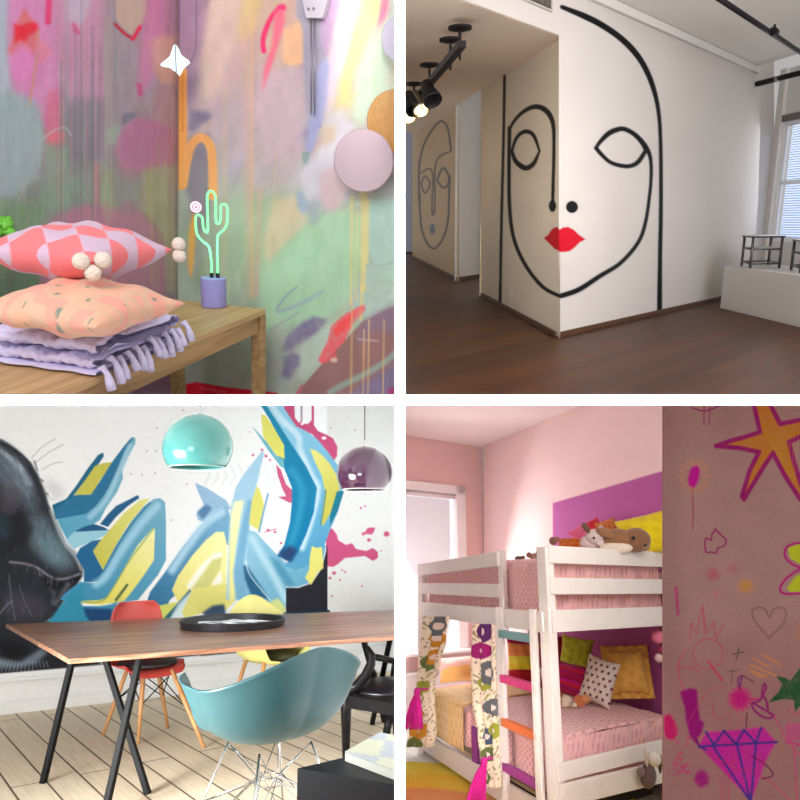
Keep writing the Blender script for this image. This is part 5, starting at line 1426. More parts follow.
area(BL, 'softbox', V((-2.5, 1.9, .72)), V((-.8, 5.2, .9)), 1.8, .9, 62, (.96, .98, 1))  # unseen softbox added to brighten the mural wall
area(BL, 'softbox', V((-2.3, 2.1, .75)), V((.1, 5.0, .85)), .8, .8, 56, (.97, .99, 1), spread=math.radians(75))  # second added softbox, aimed at the right part of the wall
area(BL, 'softbox', V((-1.2, .4, .95)), V((-.15, 5.0, .85)), 1.0, .7, 5, (.97, .99, 1), spread=math.radians(75))  # weak fill added from the front
# ================================================================== ROOM 4: pink bedroom with bunk bed, scribbled wall
BR = Room(600, 578, 10, 1.46)
def flr(px, D):
    p = BR.dep(px, 578, D); return V((p.x, p.y, 0))
A = flr(546, 4.3); C = flr(423, 6.35); Dn = flr(664, 5.06)
ld = (C-A).normalized(); ed = (Dn-A).normalized()
print('BR angle', math.degrees(ld.angle(ed)), 'len', (C-A).length)
Bp = BR.cast(503.5, 600, A, ld); Bp.z = 0
D2 = A+ed*1.36
bw0 = D2+ed*.07
PBk = (bw0, V((ld.y, -ld.x, 0)).normalized())
cn = BR.on(484, 578, PBk); cn.z = 0
ctop2 = lean_top(BR, cn, 484, 447)
zce = ctop2.z
nbk = V(PBk[1]); nbk = nbk if nbk.dot(BR.o-cn) > 0 else -nbk
PWn = (cn, V((ed.y, -ed.x, 0)).normalized())
nwn = V(PWn[1]); nwn = nwn if nwn.dot(BR.o-cn) > 0 else -nwn
print('corner depth', BR.depth(cn), 'ceil', zce, 'px of ceil right', BR.proj(cn-ld*2+UP*zce), BR.proj(cn-ed*2+UP*zce))
pink = mat('pink_wall', (232, 188, 184), .75); pinkd = mat('pink_wall_window', (230, 192, 188), .75)
P = Paint(484, 396, 690, 810, 1.0, (238, 206, 203))
P.poly([(553, 503), (700, 460), (700, 820), (553, 820)], (180, 90, 156), 1, .5)
P.noise(2, 12, 12, 3); P.dabs(120, (575, 520, 690, 700), 24, 12, (0, 180), 3, .4, 5, 3)
wbr = attr_mat('bedroom_wall_paint', .7)
painted_wall('wall_back', BR, PBk, P, wbr, 1.0, thick=.05)
# window wall with its opening and roller blind
def onwn(x, y, o=0.0): return BR.on(x, y, PWn)+nwn*o
wl_ = MB()
def wz(x, y): return BR.on(x, y, PWn)
wr = wz(466, 600); sR = (wr-cn).dot(-ed)         # distance of the frame from the corner
ztop = wz(466, 487).z; zsill = wz(460, 648).z
print('window: s', sR, 'top', ztop, 'sill', zsill)
def pww(s, z, o=0.0): return cn-ed*s+UP*z+nwn*o
for (s0, s1, z0, z1) in ((-.04, sR, 0, zce), (sR, 4.2, ztop, zce), (sR, 4.2, 0, zsill)):
    wl_.poly([pww(s0, z0), pww(s1, z0), pww(s1, z1), pww(s0, z1)], .2, -nwn)
wl_.build('wall_left', pinkd, room=BR, kind='structure', origin=(0, 0, 0))
wht = mat('white_gloss', (238, 234, 232), .45)
m = MB(); fw = .14
for (s0, s1, z0, z1) in ((sR, sR+fw, zsill, ztop), (sR, 4.2, ztop-.10, ztop)):
    m.poly([pww(s0, z0, -.06), pww(s1, z0, -.06), pww(s1, z1, -.06), pww(s0, z1, -.06)], .09, nwn)
m.poly([pww(sR-.03, zsill-.03, -.05), pww(4.2, zsill-.03, -.05), pww(4.2, zsill, -.05), pww(sR-.03, zsill, -.05)], .22, nwn)
wo2 = m.build('window_2', wht, room=BR, kind='structure', origin=(0, 0, 0), bevel=.004)
m = MB(); m.poly([pww(sR+fw+.05, zsill, -.045), pww(4.2, zsill, -.045), pww(4.2, ztop-.16, -.045), pww(sR+fw+.05, ztop-.16, -.045)], .004, nwn)
m.build('roller_blind', mat('blind_cloth', (218, 224, 230), .8, emit=.12, ecol=(245, 245, 255)), wo2)
m = MB(); m.poly([pww(sR+fw, zsill, -.055), pww(4.2, zsill, -.055), pww(4.2, ztop-.1, -.055), pww(sR+fw, ztop-.1, -.055)], .004, nwn)
m.build('pane', mat('bright_pane', (240, 246, 255), .3, emit=1.0, ecol=(240, 246, 255)), wo2)
m = MB(); m.tube([pww(sR+fw, ztop-.13, -.02), pww(4.2, ztop-.13, -.02)], .03, 12); m.build('blind_roll', mat('blind_roll', (222, 214, 216), .6), wo2, smooth=True)
# radiator under the window
rs0, rs1 = sR+.15, 3.6; zr = zsill-.22
rad = thing(BR, 'radiator', 'white radiator under the bedroom window behind the curtain', 'radiator', pww(2.0, .1, .12))
m = MB(); m.poly([pww(rs0, .12, .06), pww(rs1, .12, .06), pww(rs1, zr, .06), pww(rs0, zr, .06)], .08, nwn); m.build('panel', wht, rad, bevel=.01)
m = MB(); m.poly([pww(rs0-.02, zr, .05), pww(rs1, zr, .05), pww(rs1, zr+.03, .05), pww(rs0-.02, zr+.03, .05)], .1, nwn); m.build('top_grille', wht, rad)
for s in (rs0+.05, rs1-.1):
    m = MB(); m.poly([pww(s, 0, .08), pww(s+.04, 0, .08), pww(s+.04, .12, .08), pww(s, .12, .08)], .04, nwn); m.build('foot', wht, rad)
# ceiling
cm = mat('ceiling_white', (238, 226, 220), .8)
MB().poly([cn+UP*zce-ed*5-ld*0, cn+UP*zce+ed*.1, cn+UP*zce+ed*.1-ld*7, cn+UP*zce-ed*5-ld*7], .06, UP).build('ceiling', cm, room=BR, kind='structure', origin=(0, 0, 0))
# pink boxed-in beam where ceiling and wall meet
s1_ = BR.on(568, 424, PBk); 
m = MB(); b_0 = V((s1_.x, s1_.y, 0)); zb0 = s1_.z
# floor and rug
fb = plank_mat('white_boards', (214, 208, 200), (228, 224, 218), (170, 164, 156), .14, 3, math.atan2(ld.y, ld.x), rough=.5, gapw=.003)
MB().poly([V((-1, 1.2, 0)), V((6, 1.2, 0)), V((6, 12, 0)), V((-1, 12, 0))], -.05, UP).build('floor', fb, room=BR, kind='structure', origin=(0, 0, 0))
rc_ = BR.pix(392, 850); rr_ = (BR.pix(400, 763)-rc_).length
def rugc(u, v):
    r = math.hypot(u, v)
    c = (236, 206, 84) if r > .8 else ((240, 190, 70) if r > .62 else ((232, 150, 96) if r > .4 else (240, 210, 90)))
    k = math.sin(23*u+9*v)*math.sin(17*v); return lin((c[0], c[1]+6*k, c[2]+8*k))
m = MB()
m.grid(lambda a, b: rc_+V((rr_*b*math.cos(a*2*math.pi), rr_*b*math.sin(a*2*math.pi), .006)), 97, 26, colfn=lambda a, b: rugc(b*math.cos(a*2*math.pi), b*math.sin(a*2*math.pi)))
m.build('rug', attr_mat('rug_wool', .95, bump=.4, bscale=150), room=BR, weld=True, solid=.01, label='round yellow and orange rug on the white floor at the lower left', cat='rug')

# ---- bunk bed
bw = mat('white_painted_wood', (236, 224, 218), .5, noise=.04, nscale=12)
bunk = thing(BR, 'bunk_bed', 'white wooden bunk bed with a ladder of coloured rungs', 'bed', (A+C+D2)/3)
def za(p, y): return BR.zat(p, y)
def post(p, ytop, w, name='post', z0=0.0, off=V((0, 0, 0)), w2=None):
    zt = za(p, ytop); 
    m = MB(); R_ = Matrix((ed, UP.cross(ed), UP)).transposed()
    m.box(p+off+UP*(z0+zt)/2, (w, w2 or w, zt-z0), R_); return m.build(name, bw, bunk, bevel=.006)
post(A, 547, .075); post(C, 564, .07); post(C+ed*1.36, 560, .07); post(D2, 552, .075)
post(Bp, 550, .045, z0=za(Bp, 632))
E = Dn
def rail(p, q, yp, yq, t=.028, off=V((0, 0, 0)), name='rail', ext=0.0):
    z0, z1 = za(p, yp[0]), za(p, yp[1]); w0, w1 = za(q, yq[0]), za(q, yq[1])
    h = ((z0-z1)+(w0-w1))/2
    a = p+off+UP*(z0+z1)/2; b = q+off+UP*(w0+w1)/2
    b = b+(b-a).normalized()*ext
    return MB().beam(a, b, t, h).build(name, bw, bunk, bevel=.004)
oL = -ed*.035; oE = -ld*.035
C_ = C; zr_ = []
rail(C, Bp, (564, 576), (552, 566), off=oL); rail(C, Bp, (582, 594.5), (585, 596.5), off=oL); rail(C, A, (602, 615), (611, 632.5), off=oL)
for yp, yq in (((546, 563), (552, 567.5)), ((578, 594), (579, 594)), ((610, 632), (606, 625)), ((763, 779), (733, 750)), ((785, 803), (753, 778))):
    rail(A, E, yp, yq, off=oE, ext=.1)
bF = D2+(C-A)
for z0, z1 in ((1.15, 1.27), (1.42, 1.5), (.14, .3)):
    MB().beam(D2+UP*(z0+z1)/2, bF+UP*(z0+z1)/2, .028, z1-z0).build('rail', bw, bunk, bevel=.004)
    MB().beam(C+UP*(z0+z1)/2, bF+UP*(z0+z1)/2, .028, z1-z0).build('rail', bw, bunk, bevel=.004)
MB().beam(C+oL+UP*.12, A+oL+UP*.12, .028, .14).build('rail', bw, bunk, bevel=.004)
m = MB()
for zz in (.18, 1.2):
    m.poly([A+UP*zz+ed*.02+ld*.02, C+UP*zz+ed*.02-ld*.02, bF+UP*zz-ed*.02-ld*.02, D2+UP*zz-ed*.02+ld*.02], .02, UP)
m.build('slat_base', mat('slat_wood', (206, 170, 130), .6), bunk)
# ladder
S1 = BR.cast(502.5, 700, A+oL*1.8, ld); S1.z = 0; S2 = BR.cast(536.5, 700, A+oL*1.8, ld); S2.z = 0
for S, w, yt in ((S1, .062, 607), (S2, .048, 609)):
    zt = za(S, yt); R_ = Matrix((ed, UP.cross(ed), UP)).transposed()
    MB().box(S+UP*zt/2, (.03, w, zt), R_).build('ladder_stile', bw, bunk, bevel=.004)
for (c, y1, y2, lab) in (((120, 160, 166), (632, 638), (634, 641), 'teal ladder rung'), ((232, 70, 140), (675, 683), (683, 692), 'pink ladder rung'), ((244, 128, 70), (720, 727), (730, 739), 'orange ladder rung'), ((176, 70, 160), (763, 771), (781, 790), 'purple ladder rung')):
    z = (za(S1, sum(y1)/2)+za(S2, sum(y2)/2))/2
    r = MB().beam(S1+UP*z, S2+UP*z, .035, .05).build('rung', mat('rung_%d' % c[0], c, .5), bunk, bevel=.004, label=lab)

# ---- quilts on both mattresses
def quilt_col(u, v):
    k = math.sin(u*260+2*math.sin(v*9))*math.sin(v*190+2*math.sin(u*13)); k = max(0, min(1, (-k-.1)*1.6))
    return lin((240-30*k, 186-42*k, 182-32*k))
qm = attr_mat('quilt_cotton', .9, bump=.5, bscale=45, sheen=.2)
def quilt(p0, lx, ly, z0, z1, name, label, cat, grp):
    """draped box: p0 near corner, lx along ld, ly along ed"""
    m = MB(); L_, W_ = lx, ly; r = .05
    per = [(-.01, z0), (-.012, (z0+z1)/2), (-.008, z1-r), (.02, z1-.012), (.07, z1)]
    def prof(t):   # across width
        pts = per+[(W_*.25, z1+.006), (W_*.5, z1+.01), (W_*.75, z1+.004), (W_-.07, z1), (W_-.02, z1-.012), (W_+.0, z1-r), (W_, z0)]
        f = t*(len(pts)-1); i = min(int(f), len(pts)-2); k = f-i
        return pts[i][0]*(1-k)+pts[i+1][0]*k, pts[i][1]*(1-k)+pts[i+1][1]*k
    def fn(a, b):
        w, z = prof(b)
        s = a*(L_+.0); 
        e = 0 if a > .0 else 0
        sl = 1-max(0, (abs(a-.5)-.485))/.015*.02
        wv = .006*math.sin(s*21+w*3)+.004*math.sin(s*47+w*17)
        top = 1 if z > z1-.03 else 0
        return p0+ld*s+ed*(w-(0 if top else wv*1.2))+UP*(z+(wv*.6 if top else 0)-(.012 if (a < .012 or a > .988) and top else 0))
    m.grid(fn, 300, 200, colfn=lambda a, b: quilt_col(a*L_/2, b*1.0))
    for sgn, s in ((-1, 0.0), (1, L_)):   # end faces
        m.grid(lambda a, b: p0+ld*(s+sgn*.008*math.sin(a*37))+ed*(a*W_)+UP*(z0+(z1-.004-z0)*b), 60, 12, colfn=lambda a, b: quilt_col(a*W_/2, b*.3))
    return m.build(name, qm, room=BR, smooth=True, label=label, cat=cat, group=grp, fixn=True)
Lb = (C-A).length
zt_low = .53
quilt(A+ld*.05+ed*.02, Lb-.1, 1.28, .245, zt_low, 'quilt', 'pink dotted quilt draped over the lower bunk', 'quilt', 'pink quilts on the bunk bed')
quilt(A+ld*.06+ed*.05, Lb-.12, 1.24, 1.23, za(A+ld*.5, 559.5), 'quilt', 'pink dotted quilt on the top bunk behind the guard rails', 'quilt', 'pink quilts on the bunk bed')
ztop_u = za(A+ld*.5, 559.5)
# orange throw folded over the far end of the lower bunk
def thr_col(u, v): return lin((240, 196, 130) if math.sin(u*60)*math.sin(v*40) > -.5 else (226, 170, 104))
m = MB(); of = A+ld*(Lb-.95)+ed*0
def ofn(a, b):
    s = a*.7; pts = [(-.045, .22), (-.045, .35), (-.04, zt_low-.02), (.0, zt_low+.012), (.3, zt_low+.02), (.6, zt_low+.02), (1.0, zt_low+.015)]
    f = b*(len(pts)-1); i = min(int(f), len(pts)-2); k = f-i
    return of+ld*s+ed*((pts[i][0]*(1-k)+pts[i+1][0]*k)+.01*math.sin(s*18)*(1 if b < .4 else 0))+UP*(pts[i][1]*(1-k)+pts[i+1][1]*k)
m.grid(ofn, 40, 50, colfn=thr_col)
m.build('throw_blanket', qm, room=BR, smooth=True, solid=.01, label='pale orange throw folded over the far end of the lower bunk', cat='blanket')

# ---- cushions and pillows standing or lying in the bunks
def up_cushion(name, label, cx, cy, D, wpx, hpx, th, roll, colfn, cat='cushion', tilt=15, yaw=0, group=None, drop=.5, m_=None, frill=None):
    p = BR.dep(cx, cy, D); s = D/F
    n = (BR.o-p); n.z = 0; n.normalize(); n = Matrix.Rotation(math.radians(yaw), 3, 'Z') @ n
    r = UP.cross(n).normalized(); 
    u = (UP*math.cos(math.radians(tilt))-n*math.sin(math.radians(tilt))).normalized(); nn = r.cross(u)
    R_ = Matrix((r, u, nn)).transposed() @ Matrix.Rotation(math.radians(-roll), 3, 'Z')
    t = thing(BR, name, label, cat, p, 0, group, R=R_)
    c = cushion((wpx*s/2, hpx*s/2), th, nu=45, colfn=colfn, drop=.5)
    for i in range(len(c.v)): c.v[i].z -= th*.5
    c.build('cushion_cover', m_ or fab, t, local=True, smooth=True, weld=True)
    if frill: 
        c2 = cushion((wpx*s/2*1.16, hpx*s/2*1.16), .012, nu=41, pinch=.02, colfn=colfn)
        for i in range(len(c2.v)):
            v = c2.v[i]; c2.v[i].z += -.006+.012*math.sin(v.x*90)*math.cos(v.y*80)
        c2.build('frill', m_ or fab, t, local=True, smooth=True, weld=True)
    return t
L = lin
gC = 'cushions on the lower bunk'
def stripes(cols, k, ang=0):
    def f(u, v, s):
        t = (u*math.sin(ang)+v*math.cos(ang)+1)/2*k; return L(cols[int(t) % len(cols)])
    return f
solid_c = lambda c, c2=None: (lambda u, v, s: L(c) if not c2 or math.sin(9*u+4*v)*math.sin(7*v-3*u) > -.3 else L(c2))
def dots(u, v, s):
    a, b = (u*2.6+.5*(int(v*3.4+9) % 2)) % 1-.5, (v*3.4) % 1-.5
    return L((110, 40, 54)) if math.hypot(a, b) < .22 else L((232, 216, 204))
up_cushion('cushion', 'mustard yellow cushion with a frill by the purple wall on the lower bunk', 627, 672, 5.28, 40, 44, .16, -4, solid_c((228, 172, 84), (218, 160, 74)), group=gC, frill=True, tilt=14)
up_cushion('cushion', 'orange, yellow and red striped cushion seen between the ladder stiles', 524, 660, 6.1, 34, 46, .16, 0, stripes([(176, 20, 50), (170, 24, 44), (226, 206, 60), (226, 214, 70), (240, 150, 90), (244, 160, 96), (180, 30, 100)], 7), group=gC, tilt=8)
up_cushion('cushion', 'dark red cushion behind the striped one on the lower bunk', 549, 652, 6.25, 34, 36, .13, 8, solid_c((170, 18, 52), (150, 14, 60)), group=gC, tilt=8)
up_cushion('cushion', 'lime green cushion on top of the striped magenta one', 576, 655, 5.75, 32, 36, .15, 10, solid_c((204, 204, 60), (188, 188, 54)), group=gC, tilt=14)
up_cushion('cushion', 'magenta and red striped cushion lying low on the lower bunk', 566, 678, 5.45, 50, 34, .17, 14, stripes([(180, 16, 70), (160, 20, 90), (206, 30, 50), (190, 20, 110), (150, 16, 60)], 11), group=gC, tilt=30)
up_cushion('pillow', 'white pillow with dark red dots leaning on the mustard cushion', 599, 681, 5.2, 33, 46, .15, 16, dots, cat='pillow', group=None, tilt=12, yaw=-12)
up_cushion('pillow', 'pink and orange pillow lying at the window end of the lower bunk', 461, 669, 6.9, 46, 26, .2, -6, lambda u, v, s: L((236, 190, 178)) if v > -.1 else L((238, 184, 110)), cat='pillow', tilt=35)
# top bunk
up_cushion('cushion', 'big bright yellow cushion on the top bunk by the doorway wall', 650, 534, 5.05, 60, 44, .2, -14, solid_c((226, 200, 30), (216, 188, 26)), tilt=20)
up_cushion('cushion', 'small red and pink cushion leaning on the purple wall on the top bunk', 589, 534, 5.9, 36, 26, .12, -30, lambda u, v, s: L((214, 40, 60)) if u > -.2 else L((232, 110, 150)), tilt=30)
up_cushion('cushion', 'flat orange cushion on the top bunk beside the soft toys', 574, 545, 5.6, 34, 16, .1, 3, solid_c((220, 120, 50), (190, 90, 40)), tilt=45)
up_cushion('cushion', 'small orange patterned cushion behind the brown plush rabbit', 607, 528, 5.85, 22, 18, .08, -20, solid_c((216, 140, 70), (200, 100, 70)), tilt=20)

# ---- soft toys
def plush(label, parts, D, col, name='soft_toy', cat='soft toy', group=None):
    """parts: (kind, x, y, rx, ry, colour)"""
    x0, y0 = parts[0][1], parts[0][2]; o = BR.dep(x0, y0, D); s = D/F
    t = thing(BR, name, label, cat, o, 0, group)
    vw = (BR.o-o).normalized(); rt_ = UP.cross(vw).normalized(); 
    for k, (nm, x, y, rx, ry, c, rot, df) in enumerate(parts):
        R_ = Matrix((rt_, -vw, UP)).transposed() @ Matrix.Rotation(math.radians(rot), 3, 'Y')
        m = MB(); m.ball(BR.dep(x, y, D)+vw*df*s, 1, 22, 14, scale=(rx*s, min(rx, ry)*s*.85, ry*s), R=R_, jit=.012 if nm not in ('eye', 'nose') else 0)
        m.build(nm, mat('plush_%d_%d_%d' % c, c, .95, noise=.15, nscale=60, bump=.5, bscale=120, sheen=.3), t, smooth=True)
    return t
br = (142, 96, 62)
plush('large brown and white plush rabbit lying on the top bunk', [('body', 618, 541, 18, 12, br, 0, 0), ('head', 636, 540, 14, 12, (132, 88, 58), 0, 4), ('belly', 616, 548, 16, 6, (226, 206, 190), 0, 8), ('ear', 605, 533, 9, 4.5, (150, 104, 70), 25, 4), ('muzzle', 643, 546, 6, 5, (150, 112, 84), 0, 10), ('eye', 633, 538, 2, 2, (20, 16, 16), 0, 16), ('nose', 645, 545, 1.6, 1.2, (40, 30, 30), 0, 17)], 4.8, br)
gy = (214, 190, 184)
plush('pale grey plush animal with dark ears next to the brown rabbit', [('body', 590, 543, 10, 8, gy, 0, 0), ('head', 595, 537, 9, 8, gy, 0, 4), ('ear', 586, 528, 3, 6, (110, 78, 62), -30, 3), ('ear', 600, 530, 3, 5, (190, 160, 150), 20, 2), ('eye', 594, 538, 1.2, 1.2, (20, 16, 16), 0, 12), ('muzzle', 600, 543, 4, 3.5, (224, 204, 196), 0, 9)], 4.85, gy)
plush('tiny dark brown soft toy on the top bunk near the ladder', [('body', 519, 558.5, 4.2, 2.6, (112, 88, 80), 0, 0), ('head', 523, 557.5, 2.2, 1.9, (122, 96, 84), 0, 1)], 5.4, br, group=None)
plush('small beige and brown soft toy on the top bunk beside the corner post', [('body', 534, 556.5, 5, 3.2, (176, 140, 124), 0, 0), ('head', 529, 555, 2.8, 2.8, (150, 108, 92), 0, 1), ('ear', 537, 553, 1.5, 2.6, (120, 84, 74), 15, 1)], 5.4, br)
plush('small round brown soft toy at the left of the orange cushion', [('body', 553, 541, 4, 4.2, (134, 96, 84), 0, 0), ('head', 557, 539.5, 2.8, 2.8, (172, 110, 90), 0, 2)], 5.2, br)
plush('white and brown soft toy lying under the striped cushions', [('body', 565, 701, 7, 6, (206, 184, 160), 0, 0), ('head', 557, 701, 5, 5.5, (160, 88, 50), 0, 2), ('ear', 561, 695, 2, 2.6, (150, 84, 50), 0, 3)], 5.1, br)
plush('orange and cream soft toy beside the dotted pillow', [('body', 580, 701, 6.5, 6, (214, 120, 66), 0, 0), ('head', 586, 699, 4.5, 4.5, (222, 150, 96), 0, 3), ('paw', 574, 705, 3, 2.4, (222, 206, 180), 0, 4)], 5.05, br)
plush('grey and white soft toy hanging from the lower end rail', [('body', 648, 776, 8, 12, (106, 84, 84), 8, 0), ('head', 654, 759, 7, 7.5, (224, 216, 206), 0, 1), ('ear', 646, 757, 2, 9, (206, 186, 180), -4, 3), ('ear', 660, 764, 2, 9, (60, 46, 46), 4, 3), ('paw', 641, 772, 4, 5, (130, 106, 104), 0, 3)], 4.36, br)
# pompom garland
gar = thing(BR, 'pompom_garland', 'pink pompoms hanging beside the purple wall at the end of the lower bunk', 'garland', BR.dep(660, 640, 5.0))
for x, y, r, c in ((658, 637, 6.5, (226, 120, 150)), (659, 658, 4.2, (232, 196, 196)), (660, 649, 2.5, (160, 40, 90))):
    MB().ball(BR.dep(x, y, 4.95), r*4.95/F, 18, 12, jit=.06).build('pompom', mat('pom_%d' % c[1], c, .95, bump=.5, bscale=150), gar, smooth=True)
MB().tube([BR.dep(661, 622, 4.95), BR.dep(661, 668, 4.95)], .004, 6).build('string', mat('string_dark', (60, 40, 50), .8), gar)
# dark box under the bed
MB().poly([A+ed*.3+ld*.25, A+ed*1.2+ld*.25, A+ed*1.2+ld*1.6, A+ed*.3+ld*1.6], .12, UP).build('storage_box', mat('dark_box', (54, 38, 26), .7, noise=.3, nscale=15), room=BR, label='dark brown box pushed under the lower bunk', cat='box')

# ---- curtains hanging from the top bunk, with tassel tie-backs
def floral(seed):
    rs = random.Random(seed); bl_ = []
    for q in range(9): bl_.append((rs.uniform(.1, .9), (q+rs.uniform(.1, .9))/9, rs.uniform(.26, .42), rs.uniform(.045, .075), rs.choice([(90, 40, 96), (196, 130, 40), (70, 84, 110), (100, 110, 60), (150, 30, 100), (96, 96, 100), (150, 150, 50)])))
    def f(a, b):
        for x, y, rx, ry, c in bl_:
            d = math.hypot((a-x)/rx, (b-y)/ry)
            if d < .35: return L((226, 200, 190))
            if d < 1: return L(c)
        k = math.sin(a*23+5*math.sin(b*31))*math.sin(b*74+4*math.sin(a*13))
        return L((234, 214, 190)) if k < .5 else L((168, 140, 124) if math.sin(a*40+b*60) > 0 else (164, 156, 104))
    return f
def curtain(label, rows, D, seed, zfold, tassel, tie):
    pmid = rows[len(rows)//2]; o = BR.cast((pmid[1]+pmid[2])/2, rows[-1][0], A-ed*(.11+D), ld)
    t = thing(BR, 'curtain', label, 'curtain', o, 0, 'flowered curtains under the top bunk')
    ys = [r[0] for r in rows]
    def fn(a, b):
        y = ys[0]+(ys[-1]-ys[0])*b
        i = max(k for k in range(len(rows)-1) if ys[k] <= y+1e-6) if y > ys[0] else 0
        k = (y-ys[i])/(ys[i+1]-ys[i]); k = k*k*(3-2*k)
        l = rows[i][1]*(1-k)+rows[i+1][1]*k; r = rows[i][2]*(1-k)+rows[i+1][2]*k
        return BR.cast(l+(r-l)*a, y, A-ed*(.11+D), ld)-ed*(zfold*math.sin(a*15+2*b))
    m = MB(); m.grid(fn, 80, 150, colfn=floral(seed)); m.build('curtain_cloth', attr_mat('curtain_print', .85), t, smooth=True, solid=.004)
    x0, y0, x1, x2, y1 = tassel; s = BR.depth(o)/F; D = BR.depth(o); mg = mat('magenta_yarn', (232, 30, 160), .8, noise=.2, nscale=60)
    DT = BR.depth(BR.cast(x0, y0, A-ed*.26, ld))
    tt = MB(); rs = random.Random(seed)
    for k in range(46):
        u = rs.uniform(-1, 1); d = rs.uniform(-1, 1)
        xa = x0+u*2; xb = (x1+x2)/2+u*(x2-x1)/2
        pts = []
        for j in range(5):
            f = j/4; x = xa*(1-f**.7)+xb*f**.7; y = y0+4+(y1-y0-4)*f
            pts.append(BR.dep(x, y+rs.uniform(-.3, .3)*(j == 4)*6, DT+d*.05*f))
        tt.tube(pts, .0055, 5)
    ta = tt.build('tassel', mg, t, smooth=True)
    hd = MB(); hd.ball(BR.dep(x0, y0+2, DT), 3.4*s, 14, 10, scale=(1, 1, 1.3)); hd.build('tassel_knot', mg, ta, smooth=True)
    cd_ = MB(); cd_.tube([BR.dep(x0, y0, DT), BR.dep(x0+tie[0], y0+tie[1], D-.05), BR.dep(x0+2*tie[0], y0+tie[1]*1.3, D)], .007, 6); cd_.build('tie_cord', mg, t, smooth=True)
    return t
curtain('narrow flowered curtain tied back at the window end of the bunk', [(616, 423, 451), (640, 422, 447), (665, 420, 440), (688, 419, 434), (705, 419, 433), (730, 412, 434), (747, 409, 432)], .04, 5, .028, (417, 690, 404, 423, 728), (6, -1))
curtain('flowered curtain hanging beside the ladder, tied with a magenta tassel', [(624, 473, 496), (660, 472, 497), (700, 474, 497), (735, 480, 498), (765, 484, 499), (788, 485, 500)], .0, 9, .022, (484, 760, 465, 485, 806), (6, -2))
MB().poly([A+ld*1.02+oL*1.2+UP*.02, A+ld*1.12+oL*1.2+UP*.02, A+ld*1.12+oL*1.2+UP*.42, A+ld*1.02+oL*1.2+UP*.42], .02, ed).build('hanging_cloth', mat('purple_cloth', (150, 66, 146), .9), room=BR, label='strip of purple cloth behind the ladder beside the flowered curtain', cat='cloth')
# ornament on the sill
MB().ball(BR.dep(455, 631, 8.2), 5.5*8.2/F, 16, 12, jit=.03).build('ornament', mat('brown_ornament', (112, 92, 80), .8, noise=.3, nscale=30), room=BR, smooth=True, label='small round brown ornament at the window seen between the curtains', cat='ornament')
MB().beam(BR.dep(448, 639.5, 8.2), BR.dep(462, 640.5, 8.2), .1, .02).build('shelf', mat('green_shelf', (120, 130, 90), .6), room=BR, label='small dark green shelf under the round brown ornament', cat='shelf')

# ---- scribbled wall in the foreground
fp0 = BR.dep(663.5, 600, 2.4)
vr = (BR.Ri @ V((1, 0, 0))); vr.z = 0; vr.normalize()
PF4 = (fp0, (BR.Ri @ V((0, 1, 0))))
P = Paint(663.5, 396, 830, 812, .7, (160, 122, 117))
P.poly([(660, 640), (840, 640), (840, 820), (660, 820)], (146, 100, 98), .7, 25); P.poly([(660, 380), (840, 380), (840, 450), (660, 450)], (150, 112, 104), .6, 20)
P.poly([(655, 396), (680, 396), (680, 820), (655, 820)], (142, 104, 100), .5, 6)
OR = (196, 110, 36); PU = (140, 24, 96); MG = (212, 22, 134); HP = (196, 60, 110); BU = (56, 46, 130)
star = [(760, 432), (752, 396), (764, 392), (780, 424), (800, 420), (830, 414), (830, 424), (800, 437), (789, 442), (794, 462), (806, 500), (800, 499), (784, 474), (773, 453), (764, 466), (744, 499), (742, 496), (750, 470), (759, 452), (740, 448), (716, 446), (730, 441), (745, 437)]
P.poly(star, OR, 1, .6, tex=.25); P.stroke(star+[star[0]], 4.6, PU, 1, .6, False, tex=.15)
for k in range(10): P.stroke([(762+k*4, 428+k), (775+k*2, 450+k*4)], .8, (216, 150, 60), .4, .5, False)
P.stroke([(693, 408), (705, 411), (719, 406)], 1.4, PU, .9, .5); P.stroke([(704, 398), (704, 424)], 1, PU, .8, .5, False); P.stroke([(711, 396), (709, 424)], 1, PU, .8, .5, False)
P.poly([(691, 468), (697, 465), (700, 470), (698, 481), (694, 488), (689, 486), (688, 478)], MG, 1, .7); P.stroke([(692, 486), (693, 510), (692.5, 529)], 1, (150, 50, 80), .9, .5)
for k in range(18):
    a = k*math.pi/9; x, y = 694+15*math.cos(a), 476+17*math.sin(a); x2, y2 = 694+9*math.cos(a), 476+12*math.sin(a)
    P.stroke([(x, y), (x2, y2)], 1.5, (200, 124, 90), .75, .8, False)
P.stroke([(714, 532), (715, 529), (718, 532), (722, 536), (726, 540), (724, 546), (718, 548), (716, 553), (711, 552), (706, 552), (705, 545), (706, 538), (711, 540), (712, 534), (714, 532)], 1.3, PU, .95, .5)
P.dot(713, 574, 6, 5, (176, 70, 90), .7, 3); P.dot(732, 568, 6, 5, (170, 84, 96), .5, 3); P.dot(746, 586, 6, 5, (214, 130, 44), .85, 2.5); P.dot(716, 594, 5, 4, (180, 100, 104), .5, 3); P.dot(804, 632, 7, 6, (196, 112, 70), .5, 3)
P.poly([(788, 548), (798, 544), (812, 546), (812, 566), (800, 564), (790, 558)], (176, 180, 40), 1, .6); P.poly([(787, 588), (796, 576), (812, 570), (812, 590), (800, 592), (790, 592)], (176, 180, 40), 1, .6)
P.stroke([(812, 544), (798, 543), (787, 547), (785, 556), (792, 564), (800, 568), (792, 574), (784, 581), (780, 590), (788, 594), (812, 592)], 2.2, (170, 30, 110), 1, .6)
P.stroke([(676, 588), (677, 600), (678, 614)], 3, (176, 50, 110), .7, .8)
